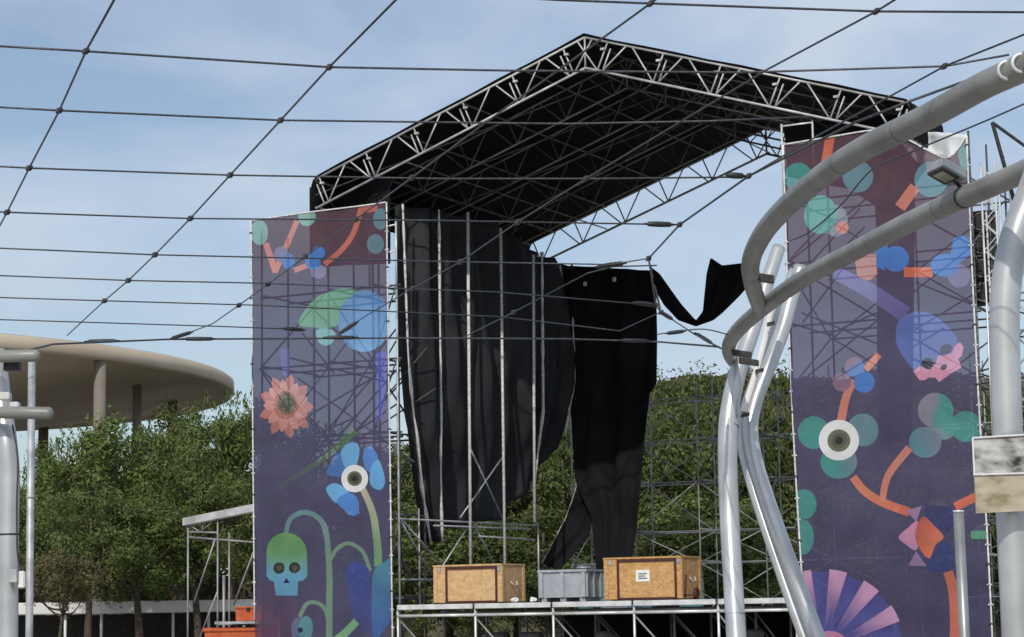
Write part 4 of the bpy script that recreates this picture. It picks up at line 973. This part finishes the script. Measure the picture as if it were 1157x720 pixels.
# ------------------------------------------------------------------ left frame
lf = thing('steel_post_frame', 'silver bent steel post with two horizontal tubes at the left edge', 'steel frame', P(10, 720, 19.5))
l = [(-3, 395, 19.6), (0, 420, 19.6), (2, 455, 19.6), (8, 500, 19.5), (11, 540, 19.5), (10, 600, 19.5), (9, 712, 19.5)]
pts = path3(l, 6); e = ground_ext(l); pts.append(Vector((e.x, e.y, 0)))
obj('post', G().tube(pts, [.06 + min(.03, .0022 * i) for i in range(len(pts))], 24), M['post'], lf, smooth=True)
for (v0, v1, u1, r) in ((404, 402, 40, .056), (465, 467, 55, .056)):
    pa, pb3 = P(-60, v0, 19.3), P(u1, v1, 19.2); d = (pb3 - pa).normalized()
    obj('cross_tube', G().tube([pa, pb3, pb3 + d * .02, pb3 + d * .036, pb3 + d * .043], [r, r, r * .88, r * .6, r * .2], 20), M['tube'], lf, smooth=True)
for (u, v, w) in ((6, 448, .05), (17, 459, .04)): obj('bracket', G().box(P(u, v, 19.35), (w, 0, 0), (0, .05, 0), (0, 0, .035)), M['galv_bright'], lf, bevel=.008)
obj('bracket', G().box(P(14, 414, 19.4), (.07, 0, 0), (0, .05, 0), (0, 0, .04)), M['clamp'], lf)
obj('joint_band', G().tube([P(10, 603, 19.5), P(10, 605, 19.5)], .0925, 24), M['clamp'], lf, smooth=True)
jb = thing('junction_box', 'small pale junction box clamped to the silver post on the left', 'junction box', P(22, 655, 19.35))
obj('case', G().box(P(25, 655, 19.38), (.028, 0, 0), (0, .04, 0), (0, 0, .075)), M['white_wall'], jb, bevel=.008); obj('case', G().box(P(15, 651, 19.36), (.045, 0, 0), (0, .05, 0), (0, 0, .06)), M['galv'], jb, bevel=.008)
obj('wire', G().tube(smooth_path([P(23, 645, 19.36), P(19.5, 620, 19.36), P(19, 570, 19.36), P(20, 520, 19.36), P(14, 480, 19.4)], 6), .008, 6), M['clamp'], jb)
tp_ = thing('thin_pole', 'thin pale grey pole standing right of the left silver post', 'pole', (P(33, 720, 24).x, 24, 0))
p = P(36, 408, 24); q2 = P(33, 720, 24); obj('shaft', G().tube([p, q2, Vector((q2.x, q2.y, 0))], .042, 14), M['galv'], tp_, smooth=True)
obj('collar', G().tube([P(34.7, 560, 24), P(34.7, 563, 24)], .05, 14), M['galv'], tp_, smooth=True)

# ------------------------------------------------------------------ overhead cable net
def cable(label, pts, nodes=(), turn=(), r=.0068, zs=None, grp='overhead steel cables'):
    w = [PZ(u, v, ZN) if (len(x) == 2) else P(*x) for x in pts for (u, v) in [x[:2]]]
    if grp is None: w = smooth_path(w, 6)
    c = thing('steel_cable', label, 'cable', w[0], grp)
    obj('rope', G().tube(w, r, 6), M['cable'], c, smooth=True)
    for (u, v) in nodes:
        p = PZ(u, v, ZN); k = min(1.0, p.y / 20); d = Vector((1, 0, 0))
        obj('cable_clamp', G().box(p, (.020 * k + .006, 0, .003), (0, .022, 0), (0.004, 0, .019 * k + .005)), M['clamp'], c, bevel=.006)
    for (ua, va, ub, vb) in turn:
        pa, pb3 = PZ(ua, va, ZN), PZ(ub, vb, ZN)
        obj('turnbuckle', G().tube([pa, pa.lerp(pb3, .1), pa.lerp(pb3, .15), pa.lerp(pb3, .5), pa.lerp(pb3, .85), pa.lerp(pb3, .9), pb3], [.009, .012, .022, .025, .022, .012, .009], 10), M['clamp'], c, smooth=True)
    return c
T = 'crossing net cable, '
XG = 'cables crossing the overhead net sideways'; LG = 'long cables running away under the sky'
cable(T + 'topmost one at the upper right edge of the photo', [(380, -14), (630, 0), (735, 4), (990, 13), (1180, 14)], grp=XG)
cable(T + 'second from the top, passing the roof peak', [(-40, 50), (97, 58), (372, 76), (580, 80), (840, 82), (1067, 75), (1140, 62)], grp=XG)
cable(T + 'third from the top, meeting the upper half of the roof', [(-40, 119), (67, 125), (317, 136), (640, 140), (800, 137), (915, 132)], grp=XG)
cable(T + 'fourth from the top, level with the left roof corner', [(-40, 186), (33, 190), (260, 198), (500, 202), (680, 202), (846, 200)], grp=XG)
cable(T + 'fifth from the top, just above the left banner', [(-40, 237), (8, 240), (215, 247), (480, 249), (768, 254)], grp=XG, turn=((728, 253, 762, 254),))
cable(T + 'sixth from the top, across the skull banner top', [(-40, 279), (60, 283), (175, 288), (520, 296), (690, 299), (733, 292)], grp=XG, turn=((672, 302, 708, 297),))
cable(T + 'seventh from the top, third above the turnbuckle edge cable', [(-40, 310), (145, 317), (290, 320), (560, 330), (741, 345)], grp=XG, turn=((715, 342, 741, 345),))
cable(T + 'eighth from the top, second above the turnbuckle edge cable', [(-40, 335), (118, 340), (290, 345), (565, 358), (700, 374), (746, 353)], grp=XG)
cable(T + 'ninth from the top, next above the turnbuckle edge cable', [(-40, 360), (90, 364), (250, 369), (330, 372)], grp=XG, turn=((318, 371, 345, 373),))
cable('thick edge cable with turnbuckles along the far end of the net', [(8, 402, 20), (60, 389, 22), (190, 383.5), (450, 382), (640, 383), (740, 386), (812, 392, 21)], turn=((95, 386, 135, 385), (205, 383, 245, 383), (365, 381.5, 405, 381.5), (700, 384.5, 735, 385.5)), r=.0105)
cable('leftmost long cable slanting across the upper left sky', [(140, -20), (97, 58), (67, 125), (33, 190), (8, 240), (-20, 291)], [(97, 58), (67, 125), (33, 190), (8, 240)], grp=LG)
cable('long cable slanting from the top centre down to the pavilion roof', [(465, -18), (372, 76), (317, 136), (260, 198), (215, 247), (175, 288), (145, 317), (118, 340), (76, 379)], [(372, 76), (317, 136), (260, 198), (215, 247), (175, 288), (145, 317), (118, 340)], grp=LG)
cable('long cable from above the roof peak to the edge of the left banner', [(770, -22), (735, 4), (630, 80), (548, 139), (465, 201), (402, 248), (345, 290), (303, 321), (270, 345), (240, 366), (195, 383)], [(735, 4), (465, 201), (402, 248), (345, 290), (303, 321), (270, 345)], grp=LG, turn=((218, 375, 192, 383),))
cable('long cable crossing the roof underside from upper right to the left banner', [(1030, -12), (990, 13), (868, 78), (770, 137), (662, 202), (585, 251), (520, 296), (466, 326), (415, 356), (385, 376)], [(990, 13), (662, 202), (585, 251), (520, 296), (466, 326)], grp=LG, turn=((405, 363, 382, 378),))
cable('short cable from the back drape top down to the edge cable', [(706, 298, 24.0), (663, 309), (580, 353), (520, 383)], [(580, 353)], grp=LG)
cable('long cable at the upper right running into the right roof eave', [(1190, 26), (1067, 75), (1000, 112), (930, 150), (846, 199)], [(1067, 75)], grp=LG)
cable('edge cable stepping down with black clamps from the upper arm past the flap', [(1140, 74, 14.5), (1029, 114), (967, 138), (846, 199), (768, 254), (733, 292), (741, 345), (747, 353), (785, 378), (815, 394, 20)], [(846, 199), (768, 254), (733, 292), (741, 345), (747, 353)], turn=((820, 198, 842, 199), (747, 353, 760, 361), (785, 376, 806, 389)), r=.009)
cable('dark cable sagging behind the two curved arms at the right', [(1200, 98, 14.5), (1120, 134, 15), (1029, 172, 16), (985, 192, 16.8), (950, 232, 17.6), (915, 262, 18.2), (893, 272, 19)], grp=None)
cable('short cable tying the lower arm bend to the edge cable', [(742, 378), (790, 372, 23), (822, 378, 19.2)], turn=((752, 377, 775, 374),), grp=None)
for o in bpy.data.objects:
    if 'group' in o and o['group'] is None: del o['group']

# ------------------------------------------------------------------ world and sun
SUN_EL, SUN_AZ = R_(38), R_(194)      # azimuth of the sun clockwise from +Y: behind the camera, a little to the left
w = bpy.data.worlds.new('World'); C.world = w; w.use_nodes = True
N, L = w.node_tree.nodes, w.node_tree.links
bg = N['Background']; bg.inputs['Strength'].default_value = .11
sky = N.new('ShaderNodeTexSky'); sky.sky_type = 'NISHITA'; sky.sun_disc = False; sky.sun_elevation = SUN_EL; sky.sun_rotation = SUN_AZ; sky.air_density = 1.0; sky.dust_density = 1.2; sky.ozone_density = 1.6
tc = N.new('ShaderNodeTexCoord'); mp = N.new('ShaderNodeMapping'); mp.inputs['Scale'].default_value = (1.0, 1.0, 2.6); mp.inputs['Rotation'].default_value = (0, .12, .3)
nz = N.new('ShaderNodeTexNoise'); nz.inputs['Scale'].default_value = 5.0; nz.inputs['Detail'].default_value = 7; nz.inputs['Roughness'].default_value = .52; nz.inputs['Distortion'].default_value = .4
rp = N.new('ShaderNodeValToRGB'); rp.color_ramp.elements[0].position = .36; rp.color_ramp.elements[1].position = .64
rp.color_ramp.elements[0].color = (.16, .16, .16, 1); rp.color_ramp.elements[1].color = (.95, .95, .95, 1)
mx = N.new('ShaderNodeMix'); mx.data_type = 'RGBA'; mx.inputs[7].default_value = (5.2, 6.0, 7.2, 1)
L.new(tc.outputs['Generated'], mp.inputs[0]); L.new(mp.outputs[0], nz.inputs['Vector']); L.new(nz.outputs['Fac'], rp.inputs[0])
L.new(rp.outputs[0], mx.inputs[0]); L.new(sky.outputs[0], mx.inputs[6]); L.new(mx.outputs[2], bg.inputs['Color'])
sd = bpy.data.lights.new('sun', 'SUN'); so = bpy.data.objects.new('sun', sd); COL.objects.link(so)
sd.energy = 2.6; sd.angle = R_(.6); sd.color = (1, .95, .87)
sv = Vector((math.sin(SUN_AZ) * math.cos(SUN_EL), math.cos(SUN_AZ) * math.cos(SUN_EL), math.sin(SUN_EL)))
so.rotation_euler = (-sv).to_track_quat('-Z', 'Y').to_euler(); so.location = (-20, -20, 60)
C.view_settings.view_transform = 'Standard'; C.view_settings.look = 'None'; C.view_settings.gamma = 1; C.view_settings.exposure = 0
C.cycles.max_bounces = 8; C.cycles.transparent_max_bounces = 16
